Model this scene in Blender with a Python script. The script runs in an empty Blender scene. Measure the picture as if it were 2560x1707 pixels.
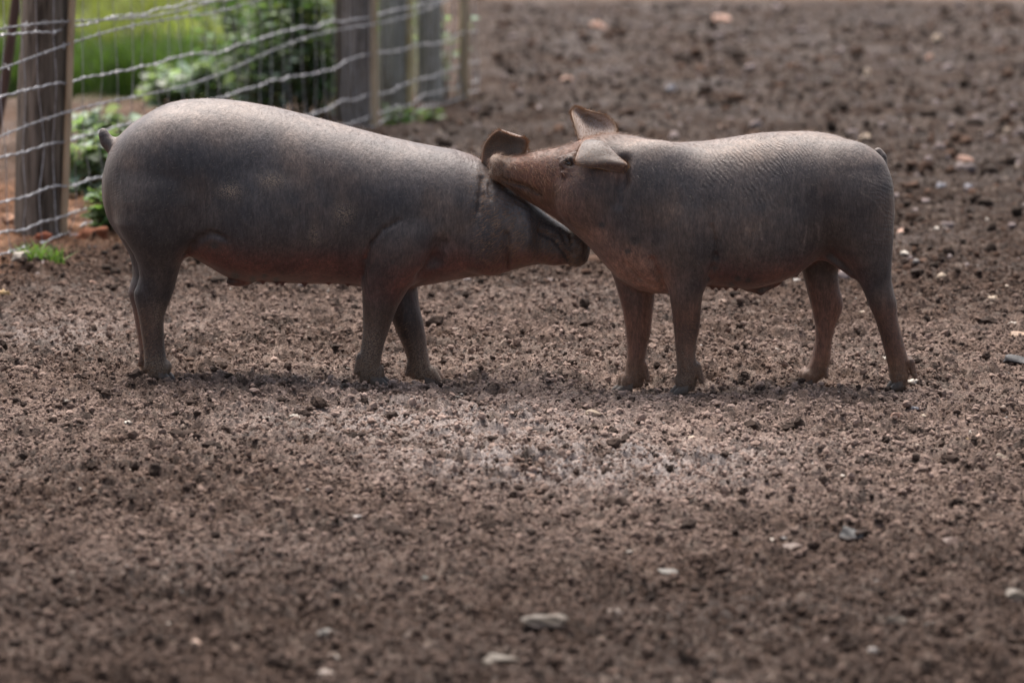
import bpy, math, random
import numpy as np
from mathutils import Vector

random.seed(7)
RNG = np.random.default_rng(7)
SC = bpy.context.scene
COL = SC.collection

# ------------------------------------------------------------------ camera, sky, sun, exposure
FPX = 9600.0                       # focal length in photograph pixels (2560 wide)
CAM = np.array([0.0, -8.69, 1.30])
PITCH = math.atan((853.5 + 470.0) / FPX)
cam_data = bpy.data.cameras.new("camera")
cam_data.sensor_width = 36.0
cam_data.lens = FPX / 2560.0 * 36.0
cam_data.clip_start = 0.1
cam_data.clip_end = 600.0
cam_data.dof.use_dof = True
cam_data.dof.focus_distance = 8.68
cam_data.dof.aperture_fstop = 4.0
cam = bpy.data.objects.new("camera", cam_data)
cam.location = CAM.tolist()
cam.rotation_euler = (math.pi / 2 - PITCH, 0.0, 0.0)
COL.objects.link(cam)
SC.camera = cam

SUN_ELEV, SUN_AZ = math.radians(66), math.radians(-14)    # azimuth measured from +Y (behind the pigs) towards +X
world = bpy.data.worlds.new("World")
SC.world = world
world.use_nodes = True
wn = world.node_tree
sky = wn.nodes.new("ShaderNodeTexSky")
sky.sky_type = 'NISHITA'
sky.sun_disc = False
sky.sun_elevation = SUN_ELEV
sky.sun_rotation = SUN_AZ
sky.air_density = 1.0
sky.dust_density = 3.0
sky.ozone_density = 1.0
bg = wn.nodes["Background"]
bg.inputs[1].default_value = 0.068
hsv = wn.nodes.new("ShaderNodeHueSaturation")          # high thin cloud: a whiter sky
hsv.inputs["Saturation"].default_value = 0.60
wn.links.new(sky.outputs[0], hsv.inputs["Color"])
wn.links.new(hsv.outputs[0], bg.inputs[0])
sun_d = bpy.data.lights.new("sun", 'SUN')
sun_d.energy = 3.0
sun_d.angle = math.radians(55)
sun_d.color = (1.0, 0.925, 0.85)
sun = bpy.data.objects.new("sun", sun_d)
sv = Vector((math.sin(SUN_AZ) * math.cos(SUN_ELEV), math.cos(SUN_AZ) * math.cos(SUN_ELEV), math.sin(SUN_ELEV)))
sun.rotation_euler = (-sv).to_track_quat('-Z', 'Y').to_euler()
COL.objects.link(sun)
SC.view_settings.view_transform = 'Standard'
SC.view_settings.look = 'None'
SC.view_settings.exposure = 1.55
SC.view_settings.gamma = 1.0
SC.view_settings.use_curve_mapping = False

# ------------------------------------------------------------------ placing helpers
FW = np.array([0, math.cos(PITCH), -math.sin(PITCH)])
UPV = np.array([0, math.sin(PITCH), math.cos(PITCH)])
def ray(px, py):
    return FW + np.array([1.0, 0, 0]) * ((px - 1280.0) / FPX) - UPV * ((py - 853.5) / FPX)
def at(px, py, Y):                 # photograph pixel -> point standing at depth Y
    r = ray(px, py)
    return CAM + r * ((Y - CAM[1]) / r[1])
def ground_at(px, py, z=0.0):      # photograph pixel -> point on the ground
    r = ray(px, py)
    return CAM + r * ((z - CAM[2]) / r[2])

# ------------------------------------------------------------------ object helpers
def link(o, parent=None):
    COL.objects.link(o)
    if parent is not None:
        o.parent = parent
    return o
def tag(o, label=None, cat=None, group=None, kind=None):
    if label: o['label'] = label
    if cat: o['category'] = cat
    if group: o['group'] = group
    if kind: o['kind'] = kind
    return o
def empty(name, loc):
    o = bpy.data.objects.new(name, None)
    o.location = tuple(float(c) for c in loc)
    o.empty_display_size = 0.1
    return link(o)
def mesh_np(name, V, faces_list, mat, parent=None, attrs=None, smooth=True):
    """faces_list: list of int arrays (n,3) / (n,4); attrs: name -> (n,4) or (n,) arrays on points"""
    me = bpy.data.meshes.new(name)
    V = np.asarray(V, dtype=np.float32)
    me.vertices.add(len(V))
    me.vertices.foreach_set("co", V.ravel())
    li, ls, lt, off = [], [], [], 0
    for F in faces_list:
        F = np.asarray(F, dtype=np.int32)
        if len(F) == 0: continue
        n, k = F.shape
        li.append(F.ravel()); ls.append(off + np.arange(n, dtype=np.int32) * k); lt.append(np.full(n, k, np.int32))
        off += n * k
    li = np.concatenate(li); ls = np.concatenate(ls); lt = np.concatenate(lt)
    me.loops.add(len(li)); me.loops.foreach_set("vertex_index", li)
    me.polygons.add(len(ls)); me.polygons.foreach_set("loop_start", ls); me.polygons.foreach_set("loop_total", lt)
    me.update(calc_edges=True)
    me.polygons.foreach_set("use_smooth", np.full(len(ls), smooth, dtype=bool))
    if attrs:
        for an, a in attrs.items():
            a = np.asarray(a, dtype=np.float32)
            if a.ndim == 1:
                at_ = me.attributes.new(an, 'FLOAT', 'POINT'); at_.data.foreach_set("value", a)
            else:
                if a.shape[1] == 3: a = np.concatenate([a, np.ones((len(a), 1), np.float32)], 1)
                at_ = me.attributes.new(an, 'FLOAT_COLOR', 'POINT'); at_.data.foreach_set("color", np.ascontiguousarray(a).ravel())
    me.materials.append(mat)
    o = bpy.data.objects.new(name, me)
    return link(o, parent)

# ------------------------------------------------------------------ node helpers
class NT:
    def __init__(s, name):
        s.m = bpy.data.materials.new(name); s.m.use_nodes = True
        s.t = s.m.node_tree; s.b = s.t.nodes["Principled BSDF"]
    def n(s, typ, **kw):
        x = s.t.nodes.new(typ)
        for k, v in kw.items():
            if k.startswith("i_"):
                key = k[2:]
                key = int(key) if key.isdigit() else key.replace("_", " ")
                x.inputs[key].default_value = v
            else: setattr(x, k, v)
        return x
    def l(s, a, b): s.t.links.new(a, b)
    def attr(s, name):
        return s.n("ShaderNodeAttribute", attribute_name=name)
    def coords(s, scale=(1, 1, 1), rot=(0, 0, 0)):
        tc = s.n("ShaderNodeTexCoord"); mp = s.n("ShaderNodeMapping")
        mp.inputs["Scale"].default_value = scale; mp.inputs["Rotation"].default_value = rot
        s.l(tc.outputs["Object"], mp.inputs["Vector"]); return mp.outputs[0]
    def noise(s, vec, scale, detail=4, rough=0.55, dist=0.0):
        x = s.n("ShaderNodeTexNoise"); x.inputs["Scale"].default_value = scale
        x.inputs["Detail"].default_value = detail; x.inputs["Roughness"].default_value = rough
        x.inputs["Distortion"].default_value = dist
        s.l(vec, x.inputs["Vector"]); return x.outputs["Fac"]
    def ramp(s, fac, p0, p1, c0=(0, 0, 0, 1), c1=(1, 1, 1, 1)):
        r = s.n("ShaderNodeValToRGB"); e = r.color_ramp.elements
        e[0].position = p0; e[1].position = p1; e[0].color = c0; e[1].color = c1
        s.l(fac, r.inputs[0]); return r.outputs[0]
    def math(s, op, a, b=None, clamp=False):
        m = s.n("ShaderNodeMath", operation=op, use_clamp=clamp)
        for i, v in enumerate((a, b)):
            if v is None: continue
            if isinstance(v, (int, float)): m.inputs[i].default_value = v
            else: s.l(v, m.inputs[i])
        return m.outputs[0]
    def mix(s, fac, a, b, mode='MIX'):
        m = s.n("ShaderNodeMix", data_type='RGBA', blend_type=mode)
        for i, v in ((0, fac), (6, a), (7, b)):
            if isinstance(v, (int, float)): m.inputs[i].default_value = v
            elif isinstance(v, tuple): m.inputs[i].default_value = v
            else: s.l(v, m.inputs[i])
        return m.outputs[2]
    def bump(s, h, strength, dist, prev=None):
        b = s.n("ShaderNodeBump"); b.inputs["Strength"].default_value = strength; b.inputs["Distance"].default_value = dist
        s.l(h, b.inputs["Height"])
        if prev is not None: s.l(prev, b.inputs["Normal"])
        return b.outputs[0]
    def out(s, color=None, rough=None, normal=None, spec=None):
        if color is not None:
            if isinstance(color, tuple): s.b.inputs["Base Color"].default_value = color
            else: s.l(color, s.b.inputs["Base Color"])
        if rough is not None:
            if isinstance(rough, float): s.b.inputs["Roughness"].default_value = rough
            else: s.l(rough, s.b.inputs["Roughness"])
        if normal is not None: s.l(normal, s.b.inputs["Normal"])
        if spec is not None: s.b.inputs["Specular IOR Level"].default_value = spec
        return s.m

# ---- materials
def mat_skin():
    t = NT("pig_skin")
    col = t.attr("col").outputs["Color"]
    fx = t.n("ShaderNodeSeparateColor"); t.l(t.attr("fx").outputs["Color"], fx.inputs[0])
    wr, mud, lines = fx.outputs[0], fx.outputs[1], fx.outputs[2]
    v = t.coords()
    big = t.noise(v, 9, 3, 0.5)
    c = t.mix(t.ramp(big, 0.30, 0.7), t.mix(1.0, col, (0.58, 0.59, 0.66, 1), 'MULTIPLY'), t.mix(1.0, col, (1.32, 1.24, 1.17, 1), 'MULTIPLY'))
    vs = t.coords((1.0, 1.0, 0.30), (0, math.radians(18), 0))
    fine = t.noise(vs, 330, 3, 0.6)
    c = t.mix(t.ramp(fine, 0.35, 0.68), t.mix(1.0, c, (0.70, 0.69, 0.70, 1), 'MULTIPLY'), t.mix(1.0, c, (1.30, 1.28, 1.25, 1), 'MULTIPLY'))
    lines_ = t.noise(t.coords((1.0, 1.0, 0.22), (0, math.radians(14), 0)), 125, 3, 0.6, 0.3)
    c = t.mix(t.ramp(lines_, 0.36, 0.66), t.mix(1.0, c, (0.74, 0.73, 0.73, 1), 'MULTIPLY'), t.mix(1.0, c, (1.20, 1.19, 1.18, 1), 'MULTIPLY'))
    blot = t.noise(v, 34, 4, 0.65)
    c = t.mix(t.ramp(blot, 0.38, 0.66), t.mix(1.0, c, (0.80, 0.79, 0.80, 1), 'MULTIPLY'), t.mix(1.0, c, (1.18, 1.15, 1.12, 1), 'MULTIPLY'))
    speck = t.noise(v, 380, 3, 0.7)
    mm = t.math('MULTIPLY', mud, t.ramp(speck, 0.47, 0.57), True)
    c = t.mix(mm, c, (0.30, 0.225, 0.165, 1))
    # bump: folds, creases of the hide, fine hair lines
    fold = t.attr("fold").outputs["Fac"]                  # runs across the folds of the hide
    wob = t.math('MULTIPLY', t.noise(v, 20, 3, 0.6), 24.0)
    sn = t.math('SINE', t.math('ADD', fold, wob))
    amt = t.math('MULTIPLY', t.math('MULTIPLY', sn, t.ramp(t.noise(v, 15, 3, .6), .40, .64)), wr)
    nb = t.bump(amt, 0.30, 0.0026)
    nb = t.bump(t.noise(v, 16, 2, 0.5), 0.12, 0.012, nb)
    nb = t.bump(fine, 0.40, 0.0020, nb)
    nb = t.bump(lines_, 0.40, 0.0028, nb)
    nb = t.bump(t.noise(v, 150, 2, 0.5), 0.12, 0.0015, nb)
    nb = t.bump(t.math('MULTIPLY', speck, mud), 0.8, 0.004, nb)
    rg = t.math('ADD', t.math('MULTIPLY', t.ramp(fine, 0.3, 0.7), 0.12), t.math('ADD', t.math('MULTIPLY', mm, 0.3), 0.50), True)
    t.b.inputs["Sheen Weight"].default_value = 0.10
    t.b.inputs["Sheen Roughness"].default_value = 0.45
    t.b.inputs["Sheen Tint"].default_value = (1.0, 0.86, 0.76, 1)
    return t.out(c, rg, nb, 0.42)
def mat_attr(name, rough, bump=None, spec=0.3, vary=None):
    t = NT(name)
    c = t.attr("col").outputs["Color"]; nb = None
    if vary: c = t.mix(t.ramp(t.noise(t.coords(), vary, 3), 0.3, 0.7), t.mix(1.0, c, (0.72, 0.72, 0.72, 1), 'MULTIPLY'), t.mix(1.0, c, (1.25, 1.22, 1.2, 1), 'MULTIPLY'))
    if bump: nb = t.bump(t.noise(t.coords(), bump[0], 4, 0.6), bump[1], bump[2])
    return t.out(c, rough, nb, spec)
def mat_mud():
    t = NT("mud")
    c = t.attr("col").outputs["Color"]
    v = t.coords()
    f1 = t.noise(v, 60, 5, 0.65)
    f2 = t.noise(v, 260, 3, 0.65)
    c = t.mix(t.ramp(f1, 0.33, 0.66), t.mix(1.0, c, (0.55, 0.53, 0.53, 1), 'MULTIPLY'), t.mix(1.0, c, (1.38, 1.34, 1.3, 1), 'MULTIPLY'))
    c = t.mix(t.ramp(f2, 0.35, 0.65), t.mix(1.0, c, (0.7, 0.7, 0.7, 1), 'MULTIPLY'), t.mix(1.0, c, (1.25, 1.23, 1.2, 1), 'MULTIPLY'))
    nb = t.bump(f1, 1.0, 0.020)
    nb = t.bump(f2, 1.0, 0.006, nb)
    wet = t.attr("wet").outputs["Fac"]
    rg = t.math('SUBTRACT', 0.90, t.math('MULTIPLY', wet, 0.50))
    return t.out(c, rg, nb, 0.16)
def mat_wood(name="weathered_wood", a=(0.045, 0.036, 0.029, 1), d=(0.300, 0.255, 0.215, 1)):
    t = NT(name)
    v = t.coords((1, 1, 0.06))
    g = t.noise(v, 60, 5, 0.65, 0.4)
    b = t.noise(t.coords((1, 1, 0.3)), 7, 4, 0.6)
    c = t.mix(t.ramp(g, 0.34, 0.68), a, d)
    c = t.mix(t.ramp(b, 0.35, 0.7), c, t.mix(1.0, c, (0.55, 0.52, 0.46, 1), 'MULTIPLY'))
    return t.out(c, 0.85, t.bump(g, 1.0, 0.012), 0.25)
def mat_stake(name, a, b):
    t = NT(name)
    g = t.noise(t.coords((1, 1, 0.08)), 70, 4, 0.6)
    return t.out(t.mix(t.ramp(g, 0.3, 0.7), a, b), 0.8, t.bump(g, 0.5, 0.004), 0.25)
def mat_wire():
    t = NT("galvanised_wire")
    g = t.noise(t.coords(), 45, 3, 0.6)
    t.b.inputs["Metallic"].default_value = 0.35
    return t.out(t.mix(t.ramp(g, 0.35, 0.7), (0.22, 0.21, 0.215, 1), (0.46, 0.46, 0.49, 1)), 0.48, None, 0.5)
def mat_leaf(name):
    t = NT(name)
    c = t.attr("col").outputs["Color"]
    tr = t.n("ShaderNodeBsdfTranslucent"); t.l(t.mix(1.0, c, (1.1, 1.3, 0.5, 1), 'MULTIPLY'), tr.inputs[0])
    mx = t.n("ShaderNodeMixShader"); mx.inputs[0].default_value = 0.42
    t.out(c, 0.5, None, 0.4)
    t.l(t.b.outputs[0], mx.inputs[1]); t.l(tr.outputs[0], mx.inputs[2])
    t.l(mx.outputs[0], t.t.nodes["Material Output"].inputs[0])
    return t.m
def mat_eye():
    t = NT("eye_gloss"); return t.out((0.012, 0.008, 0.006, 1), 0.12, None, 0.6)
M_SKIN, M_EYE = mat_skin(), mat_eye()
M_EAR = mat_attr("ear_skin", 0.62, (220, 0.45, 0.002), 0.4, 25)
M_EAR.node_tree.nodes["Principled BSDF"].inputs["Sheen Weight"].default_value = 0.3
M_HAIR = mat_attr("bristle_hair", 0.45, None, 0.4)
M_MUD = mat_mud()
M_CRUMB = mat_attr("soil_crumb", 0.92, (260, 0.7, 0.004), 0.12, 110)
M_STONE = mat_attr("stone", 0.6, (90, 0.4, 0.004), 0.4, 45)
M_WOOD = mat_wood()
M_GREY = mat_wood("lichen_grey_wood", (.17, .17, .15, 1), (.44, .43, .38, 1))
M_TAN = mat_stake("tan_stake_wood", (0.26, 0.19, 0.12, 1), (0.52, 0.40, 0.27, 1))
M_YELLOW = mat_stake("yellow_stake_wood", (0.33, 0.25, 0.10, 1), (0.55, 0.43, 0.20, 1))
M_DARKPOLE = mat_stake("dark_stake_wood", (0.05, 0.03, 0.026, 1), (0.13, 0.085, 0.07, 1))
M_WIRE = mat_wire()
M_LEAF, M_GRASS = mat_leaf("leaf"), mat_leaf("grass_blade")
M_STEM = mat_stake("plant_stem", (0.05, 0.05, 0.025, 1), (0.12, 0.10, 0.05, 1))

# ------------------------------------------------------------------ noise in numpy
_perm = RNG.permutation(4096).astype(np.int64)
def _hash(ix, iy, seed=0):
    return _perm[(_perm[(ix + seed * 131) & 4095] + iy) & 4095]
def vnoise(x, y, seed=0):          # gradient noise, about -0.7..0.7
    ix = np.floor(x).astype(np.int64); iy = np.floor(y).astype(np.int64)
    fx = x - ix; fy = y - iy
    u = fx * fx * fx * (fx * (fx * 6 - 15) + 10); v = fy * fy * fy * (fy * (fy * 6 - 15) + 10)
    def g(dx, dy):
        a = _hash(ix + dx, iy + dy, seed) * (2 * math.pi / 4096)
        return np.cos(a) * (fx - dx) + np.sin(a) * (fy - dy)
    a, b, c, d = g(0, 0), g(1, 0), g(0, 1), g(1, 1)
    return (a + (b - a) * u) * (1 - v) + (c + (d - c) * u) * v
def fbm(x, y, octv, seed=0, gain=0.5):
    s = 0; amp = 1.0
    for i in range(octv):
        s = s + amp * vnoise(x * 2 ** i, y * 2 ** i, seed + i); amp *= gain
    return s
def lumps(x, y, cell, prob, seed):  # rounded clods on a jittered lattice -> (height 0..1, random id of the clod)
    X = x / cell; Y = y / cell
    ix = np.floor(X).astype(np.int64); iy = np.floor(Y).astype(np.int64)
    H = np.zeros_like(X); R = np.zeros_like(X)
    for dx in (-1, 0, 1):
        for dy in (-1, 0, 1):
            h1 = _hash(ix + dx, iy + dy, seed) / 4096.0; h2 = _hash(ix + dx, iy + dy, seed + 3) / 4096.0
            h3 = _hash(ix + dx, iy + dy, seed + 5) / 4096.0
            cx = ix + dx + h1; cy = iy + dy + h2
            rad = 0.42 + 0.36 * ((h3 * 7.13) % 1.0)
            d2 = ((X - cx) ** 2 + (Y - cy) ** 2) / rad ** 2
            hh = np.where(h3 < prob, np.clip(1 - d2, 0, 1) ** .8 * rad, 0)
            m = hh > H
            H = np.where(m, hh, H); R = np.where(m, (h3 * 31.7) % 1.0, R)
    return H, R
def smooth(a, b, x):
    t = np.clip((x - a) / (b - a), 0, 1); return t * t * (3 - 2 * t)

# ------------------------------------------------------------------ the fence line on the ground
GA, GB, GCp, GDp, GE = (ground_at(*p) for p in ((130, 588), (880, 342), (982, 308), (1078, 277), (1160, 251)))
FD = (GE - GA)[:2]; FLEN = np.linalg.norm(FD); FD = FD / FLEN
FN = np.array([-FD[1], FD[0]])      # pointing away to the left, out of the mud field
RS = (GE[0] - CAM[0]) / (GE[1] - CAM[1]) + .004        # past the last stake the field edge runs straight away
def fence_s(x, y):
    s = (x - GA[0]) * FN[0] + (y - GA[1]) * FN[1]
    return np.where(y > GE[1], np.minimum(s, GE[0] + .02 + (y - GE[1]) * RS - x), s)
def fence_t(x, y): return (x - GA[0]) * FD[0] + (y - GA[1]) * FD[1]

HOOVES = []
FEET = []   # (x, y, z of the sole): filled by the pigs, used by the ground

# ------------------------------------------------------------------ implicit bodies
def dense(ts, vals, n=700, win=0.035):
    ts = np.asarray(ts, float); o = np.argsort(ts); ts = ts[o]
    T = np.linspace(ts[0], ts[-1], n); out = []
    w = max(3, int(n * win)) | 1
    ker = np.hanning(w + 2)[1:-1]; ker /= ker.sum()
    for v in vals:
        d = np.interp(T, ts, np.asarray(v, float)[o])
        p = np.concatenate([2 * d[0] - d[w:0:-1], d, 2 * d[-1] - d[-2:-w - 2:-1]])
        out.append(np.convolve(p, ker, 'same')[w:-w])
    return T, out
def loft_f(t, pu, ps, T, lo, hi, c, w, n):
    L = np.interp(t, T, lo); Hh = np.interp(t, T, hi); C = np.interp(t, T, c); W = np.interp(t, T, w)
    hh = np.maximum((Hh - L) / 2, 1e-3); a = pu - (Hh + L) / 2; b = ps - C
    q = (np.abs(a / hh) ** n + np.abs(b / np.maximum(W, 1e-3)) ** n) ** (1.0 / n) + 1e-4
    r = np.sqrt(a * a + b * b) + 1e-6
    f = r - r / q
    bey = np.maximum(np.maximum(T[0] - t, t - T[-1]), 0)
    return np.where(bey > 0, np.sqrt(np.maximum(f, 0) ** 2 + bey ** 2), f)
def smin(a, b, k):
    h = np.clip(0.5 + 0.5 * (b - a) / k, 0, 1)
    return b + (a - b) * h - k * h * (1 - h)
class Body:
    def __init__(s, lo, hi, h):
        s.lo = np.array(lo, np.float32); s.h = h
        s.ax = [np.arange(lo[i], hi[i] + h, h, dtype=np.float32) for i in range(3)]
        s.F = np.full([len(a) for a in s.ax], 0.3, np.float32)
    def sub(s, blo, bhi):
        sl = []
        for i in range(3):
            a = int(max(0, math.floor((blo[i] - s.lo[i]) / s.h))); b = int(min(len(s.ax[i]), math.ceil((bhi[i] - s.lo[i]) / s.h) + 1))
            sl.append(slice(a, max(b, a + 1)))
        X, Y, Z = s.ax[0][sl[0]][:, None, None], s.ax[1][sl[1]][None, :, None], s.ax[2][sl[2]][None, None, :]
        return tuple(sl), X, Y, Z
    def put(s, sl, f, k, carve=False):
        g = s.F[sl]
        s.F[sl] = (-smin(-g, f, k)) if carve else smin(g, f.astype(np.float32), k)
    def loft_x(s, rows, k=0.02, n=2.2, win=0.035):   # rows: (px, top py, bottom py, half width, centre Y)
        r = np.array(rows, float)
        P = [at(a, b, y) for a, b, _, _, y in rows]; Q = [at(a, c, y) for a, _, c, _, y in rows]
        ts = [p[0] for p in P]
        T, (lo, hi, c, w) = dense(ts, ([q[2] for q in Q], [p[2] for p in P], r[:, 4], r[:, 3]), win=win)
        m = 0.07
        sl, X, Y, Z = s.sub((T[0] - m, (c - w).min() - m, lo.min() - m), (T[-1] + m, (c + w).max() + m, hi.max() + m))
        X, Y, Z = np.broadcast_arrays(X, Y, Z)
        s.put(sl, loft_f(X, Z, Y, T, lo, hi, c, w, n), k)
    def loft_z(s, rows, k=0.02, n=2.1, win=0.03):    # rows: (py, x one side, x other side, half width, centre Y)
        r = np.array(rows, float)
        A = [at(a, p, y) for p, a, b, w, y in rows]; B = [at(b, p, y) for p, a, b, w, y in rows]
        T, (lo, hi) = dense([a[2] for a in A], ([a[0] for a in A], [b[0] for b in B]), win=win)
        T, (c, w) = dense([a[2] for a in A], (r[:, 4], r[:, 3]), win=.13)
        m = 0.06
        sl, X, Y, Z = s.sub((lo.min() - m, (c - w).min() - m, T[0] - m), (hi.max() + m, (c + w).max() + m, T[-1] + m))
        X, Y, Z = np.broadcast_arrays(X, Y, Z)
        s.put(sl, loft_f(Z, X, Y, T, lo, hi, c, w, n), k)
    def cap(s, a, b, ra, rb, k=0.01, carve=False, sy=1.0):
        a = np.asarray(a, float); b = np.asarray(b, float)
        m = max(ra, rb) * max(1, sy) + 0.03
        sl, X, Y, Z = s.sub(np.minimum(a, b) - m, np.maximum(a, b) + m)
        d = b - a; L2 = (d * d).sum() + 1e-9
        t = np.clip(((X - a[0]) * d[0] + (Y - a[1]) * d[1] + (Z - a[2]) * d[2]) / L2, 0, 1)
        f = np.sqrt((X - a[0] - t * d[0]) ** 2 + ((Y - a[1] - t * d[1]) / sy) ** 2 + (Z - a[2] - t * d[2]) ** 2) - (ra + (rb - ra) * t)
        s.put(sl, f, k, carve)
    def ell(s, c, r, k=0.02, carve=False):
        c = np.asarray(c, float); r = np.asarray(r, float)
        sl, X, Y, Z = s.sub(c - r - 0.04, c + r + 0.04)
        a, b, e = X - c[0], Y - c[1], Z - c[2]
        q = np.sqrt((a / r[0]) ** 2 + (b / r[1]) ** 2 + (e / r[2]) ** 2) + 1e-4
        rr = np.sqrt(a * a + b * b + e * e) + 1e-6
        s.put(sl, rr - rr / q, k, carve)
    def near(s, px, py, Y0=0.0, far=False):
        Y = Y0
        for _ in range(3):
            p = at(px, py, Y)
            i = int(round((p[0] - s.lo[0]) / s.h)); k = int(round((p[2] - s.lo[2]) / s.h))
            col = s.F[min(max(i, 0), s.F.shape[0] - 1), :, min(max(k, 0), s.F.shape[2] - 1)]
            j = np.flatnonzero(col < 0)
            if len(j) == 0: break
            Y = s.lo[1] + s.h * (j[-1] if far else j[0])
        return at(px, py, Y)
    def crease(s, pts, r0, r1, k, out=0.0, carve=True):
        P = [s.near(*p) - np.array([0, out, 0]) for p in pts]
        n = len(P) - 1
        for i in range(n):
            s.cap(P[i], P[i + 1], r0 + (r1 - r0) * i / n, r0 + (r1 - r0) * (i + 1) / n, k, carve)
    def mesh(s):
        F = s.F; S = F < 0
        n = np.array(F.shape)
        cnt = np.zeros(n - 1, np.int8)
        for i in (0, 1):
            for j in (0, 1):
                for k in (0, 1):
                    cnt += S[i:n[0] - 1 + i, j:n[1] - 1 + j, k:n[2] - 1 + k]
        act = (cnt > 0) & (cnt < 8)
        idx = np.argwhere(act)
        vid = np.full(n - 1, -1, np.int64); vid[act] = np.arange(len(idx))
        cor = [(i, j, k) for i in (0, 1) for j in (0, 1) for k in (0, 1)]
        val = {c: F[idx[:, 0] + c[0], idx[:, 1] + c[1], idx[:, 2] + c[2]] for c in cor}
        acc = np.zeros((len(idx), 3)); num = np.zeros(len(idx))
        for c in cor:
            for ax in range(3):
                if c[ax]: continue
                d = list(c); d[ax] = 1; d = tuple(d)
                a, b = val[c], val[d]; m = (a < 0) != (b < 0)
                t = np.where(m, a / np.where(m, a - b, 1), 0)
                p = np.tile(np.array(c, float), (len(idx), 1)); p[:, ax] += t
                acc[m] += p[m]; num[m] += 1
        V = s.lo + s.h * (idx + acc / num[:, None])
        quads = []
        for ax in range(3):
            u, v = (ax + 1) % 3, (ax + 2) % 3
            sa = [slice(None)] * 3; sb = [slice(None)] * 3
            sa[ax] = slice(0, n[ax] - 1); sb[ax] = slice(1, n[ax])
            ch = S[tuple(sa)] != S[tuple(sb)]
            e = np.argwhere(ch)
            e = e[(e[:, u] > 0) & (e[:, v] > 0) & (e[:, u] < n[u] - 1) & (e[:, v] < n[v] - 1)]
            ins = S[e[:, 0], e[:, 1], e[:, 2]]
            def cell(du, dv):
                q = e.copy(); q[:, u] -= du; q[:, v] -= dv
                return vid[q[:, 0], q[:, 1], q[:, 2]]
            q = np.stack([cell(1, 1), cell(0, 1), cell(0, 0), cell(1, 0)], 1)
            q[~ins] = q[~ins][:, ::-1]
            quads.append(q)
        return V.astype(np.float64), np.concatenate(quads)
def relax(V, Q, it, lam=0.5):
    E = np.concatenate([Q[:, [0, 1]], Q[:, [1, 2]], Q[:, [2, 3]], Q[:, [3, 0]]])
    deg = np.bincount(E.ravel(), minlength=len(V)).astype(float)[:, None]
    for i in range(it):
        l = lam if i % 2 == 0 else -lam * 0.97
        S = np.stack([np.bincount(E[:, 0], V[E[:, 1], a], len(V)) + np.bincount(E[:, 1], V[E[:, 0], a], len(V)) for a in range(3)], 1)
        V = V + l * (S / deg - V)
    return V
def vnormals(V, Q):
    N = np.cross(V[Q[:, 2]] - V[Q[:, 0]], V[Q[:, 3]] - V[Q[:, 1]])
    out = np.zeros_like(V)
    for i in range(Q.shape[1]):
        for a in range(3): out[:, a] += np.bincount(Q[:, i], N[:, a], len(V))
    return out / (np.linalg.norm(out, axis=1)[:, None] + 1e-12)
def project(V):
    d = V - CAM
    w = d @ FW
    return 1280 + FPX * d[:, 0] / w, 853.5 - FPX * (d @ UPV) / w

def foot(B, front, back, py, Y, s, hind=False):
    """cloven foot: two toes and two dewclaws; s = +1 facing right"""
    tip = at(front, py, Y); heel = at(back, py, Y); z0 = tip[2]
    cx = (tip[0] + heel[0]) / 2
    for sy, ox in ((-1, -0.001 * s), (1, 0.006 * s)):
        B.cap((cx + 0.004 * s + ox, Y + sy * 0.009, z0 + 0.030), (tip[0] - 0.026 * s + ox, Y + sy * 0.012, z0 + 0.012), 0.0185, 0.0115, 0.0035)
    for sy in (-1, 1):
        B.cap((heel[0] + 0.011 * s, Y + sy * 0.012, z0 + 0.064), (heel[0] + 0.0005 * s, Y + sy * 0.0165, z0 + 0.030), 0.0095, 0.0058, 0.003)
    FEET.append((cx, Y, z0)); HOOVES.append((heel[0] + .018 * s, tip[0], Y, z0, s))

M_HOOF = mat_attr("hoof_horn", 0.55, (300, .4, .002), .45, 160)
def make_hooves(root, base, n0):
    for (xh, xt, Y, z0, s) in HOOVES[n0:]:
        for sy, ox in ((-1, -.001 * s), (1, .006 * s)):
            nu, na = 16, 13; V = []
            for i in range(nu):
                u = i / (nu - 1)
                x = xh + (xt - xh) * (.30 + .70 * u) + ox
                w = .0145 * math.sqrt(max(1 - u ** 2.6, .0)) + .0008; hgt = .034 * (1 - u) ** .75 + .004
                yc = Y + sy * (.0135 - .004 * u * u)
                for k in range(na):
                    a = math.pi * k / (na - 1)
                    V.append((x, yc - w * math.cos(a), z0 - .002 + hgt * math.sin(a) ** .65))
            I = np.arange(nu * na).reshape(nu, na)
            q = np.stack([I[:-1, :-1], I[:-1, 1:], I[1:, 1:], I[1:, :-1]], -1).reshape(-1, 4)
            b = np.stack([I[:-1, -1], I[:-1, 0], I[1:, 0], I[1:, -1]], -1)
            V = np.array(V); e = np.linspace(0, 1, nu).repeat(na)[:, None]
            col = np.array([[.085, .058, .042]]) * (1 - e) + np.array([[.050, .042, .038]]) * e
            mesh_np("hoof", V - base, [q, b], M_HOOF, root, {"col": col})
def seg_mask(px, py, pts, r):
    m = np.zeros_like(px)
    for (a, b) in zip(pts[:-1], pts[1:]):
        dx, dy = b[0] - a[0], b[1] - a[1]
        t = np.clip(((px - a[0]) * dx + (py - a[1]) * dy) / (dx * dx + dy * dy + 1e-9), 0, 1)
        d = np.hypot(px - a[0] - t * dx, py - a[1] - t * dy)
        m = np.maximum(m, np.clip(1.3 - d / r, 0, 1))
    return m
def blob(px, py, x, y, rx, ry):
    return np.exp(-(((px - x) / rx) ** 2 + ((py - y) / ry) ** 2))
def lerp(c, m, col): return c * (1 - m[:, None]) + np.array(col)[None] * m[:, None]

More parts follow.
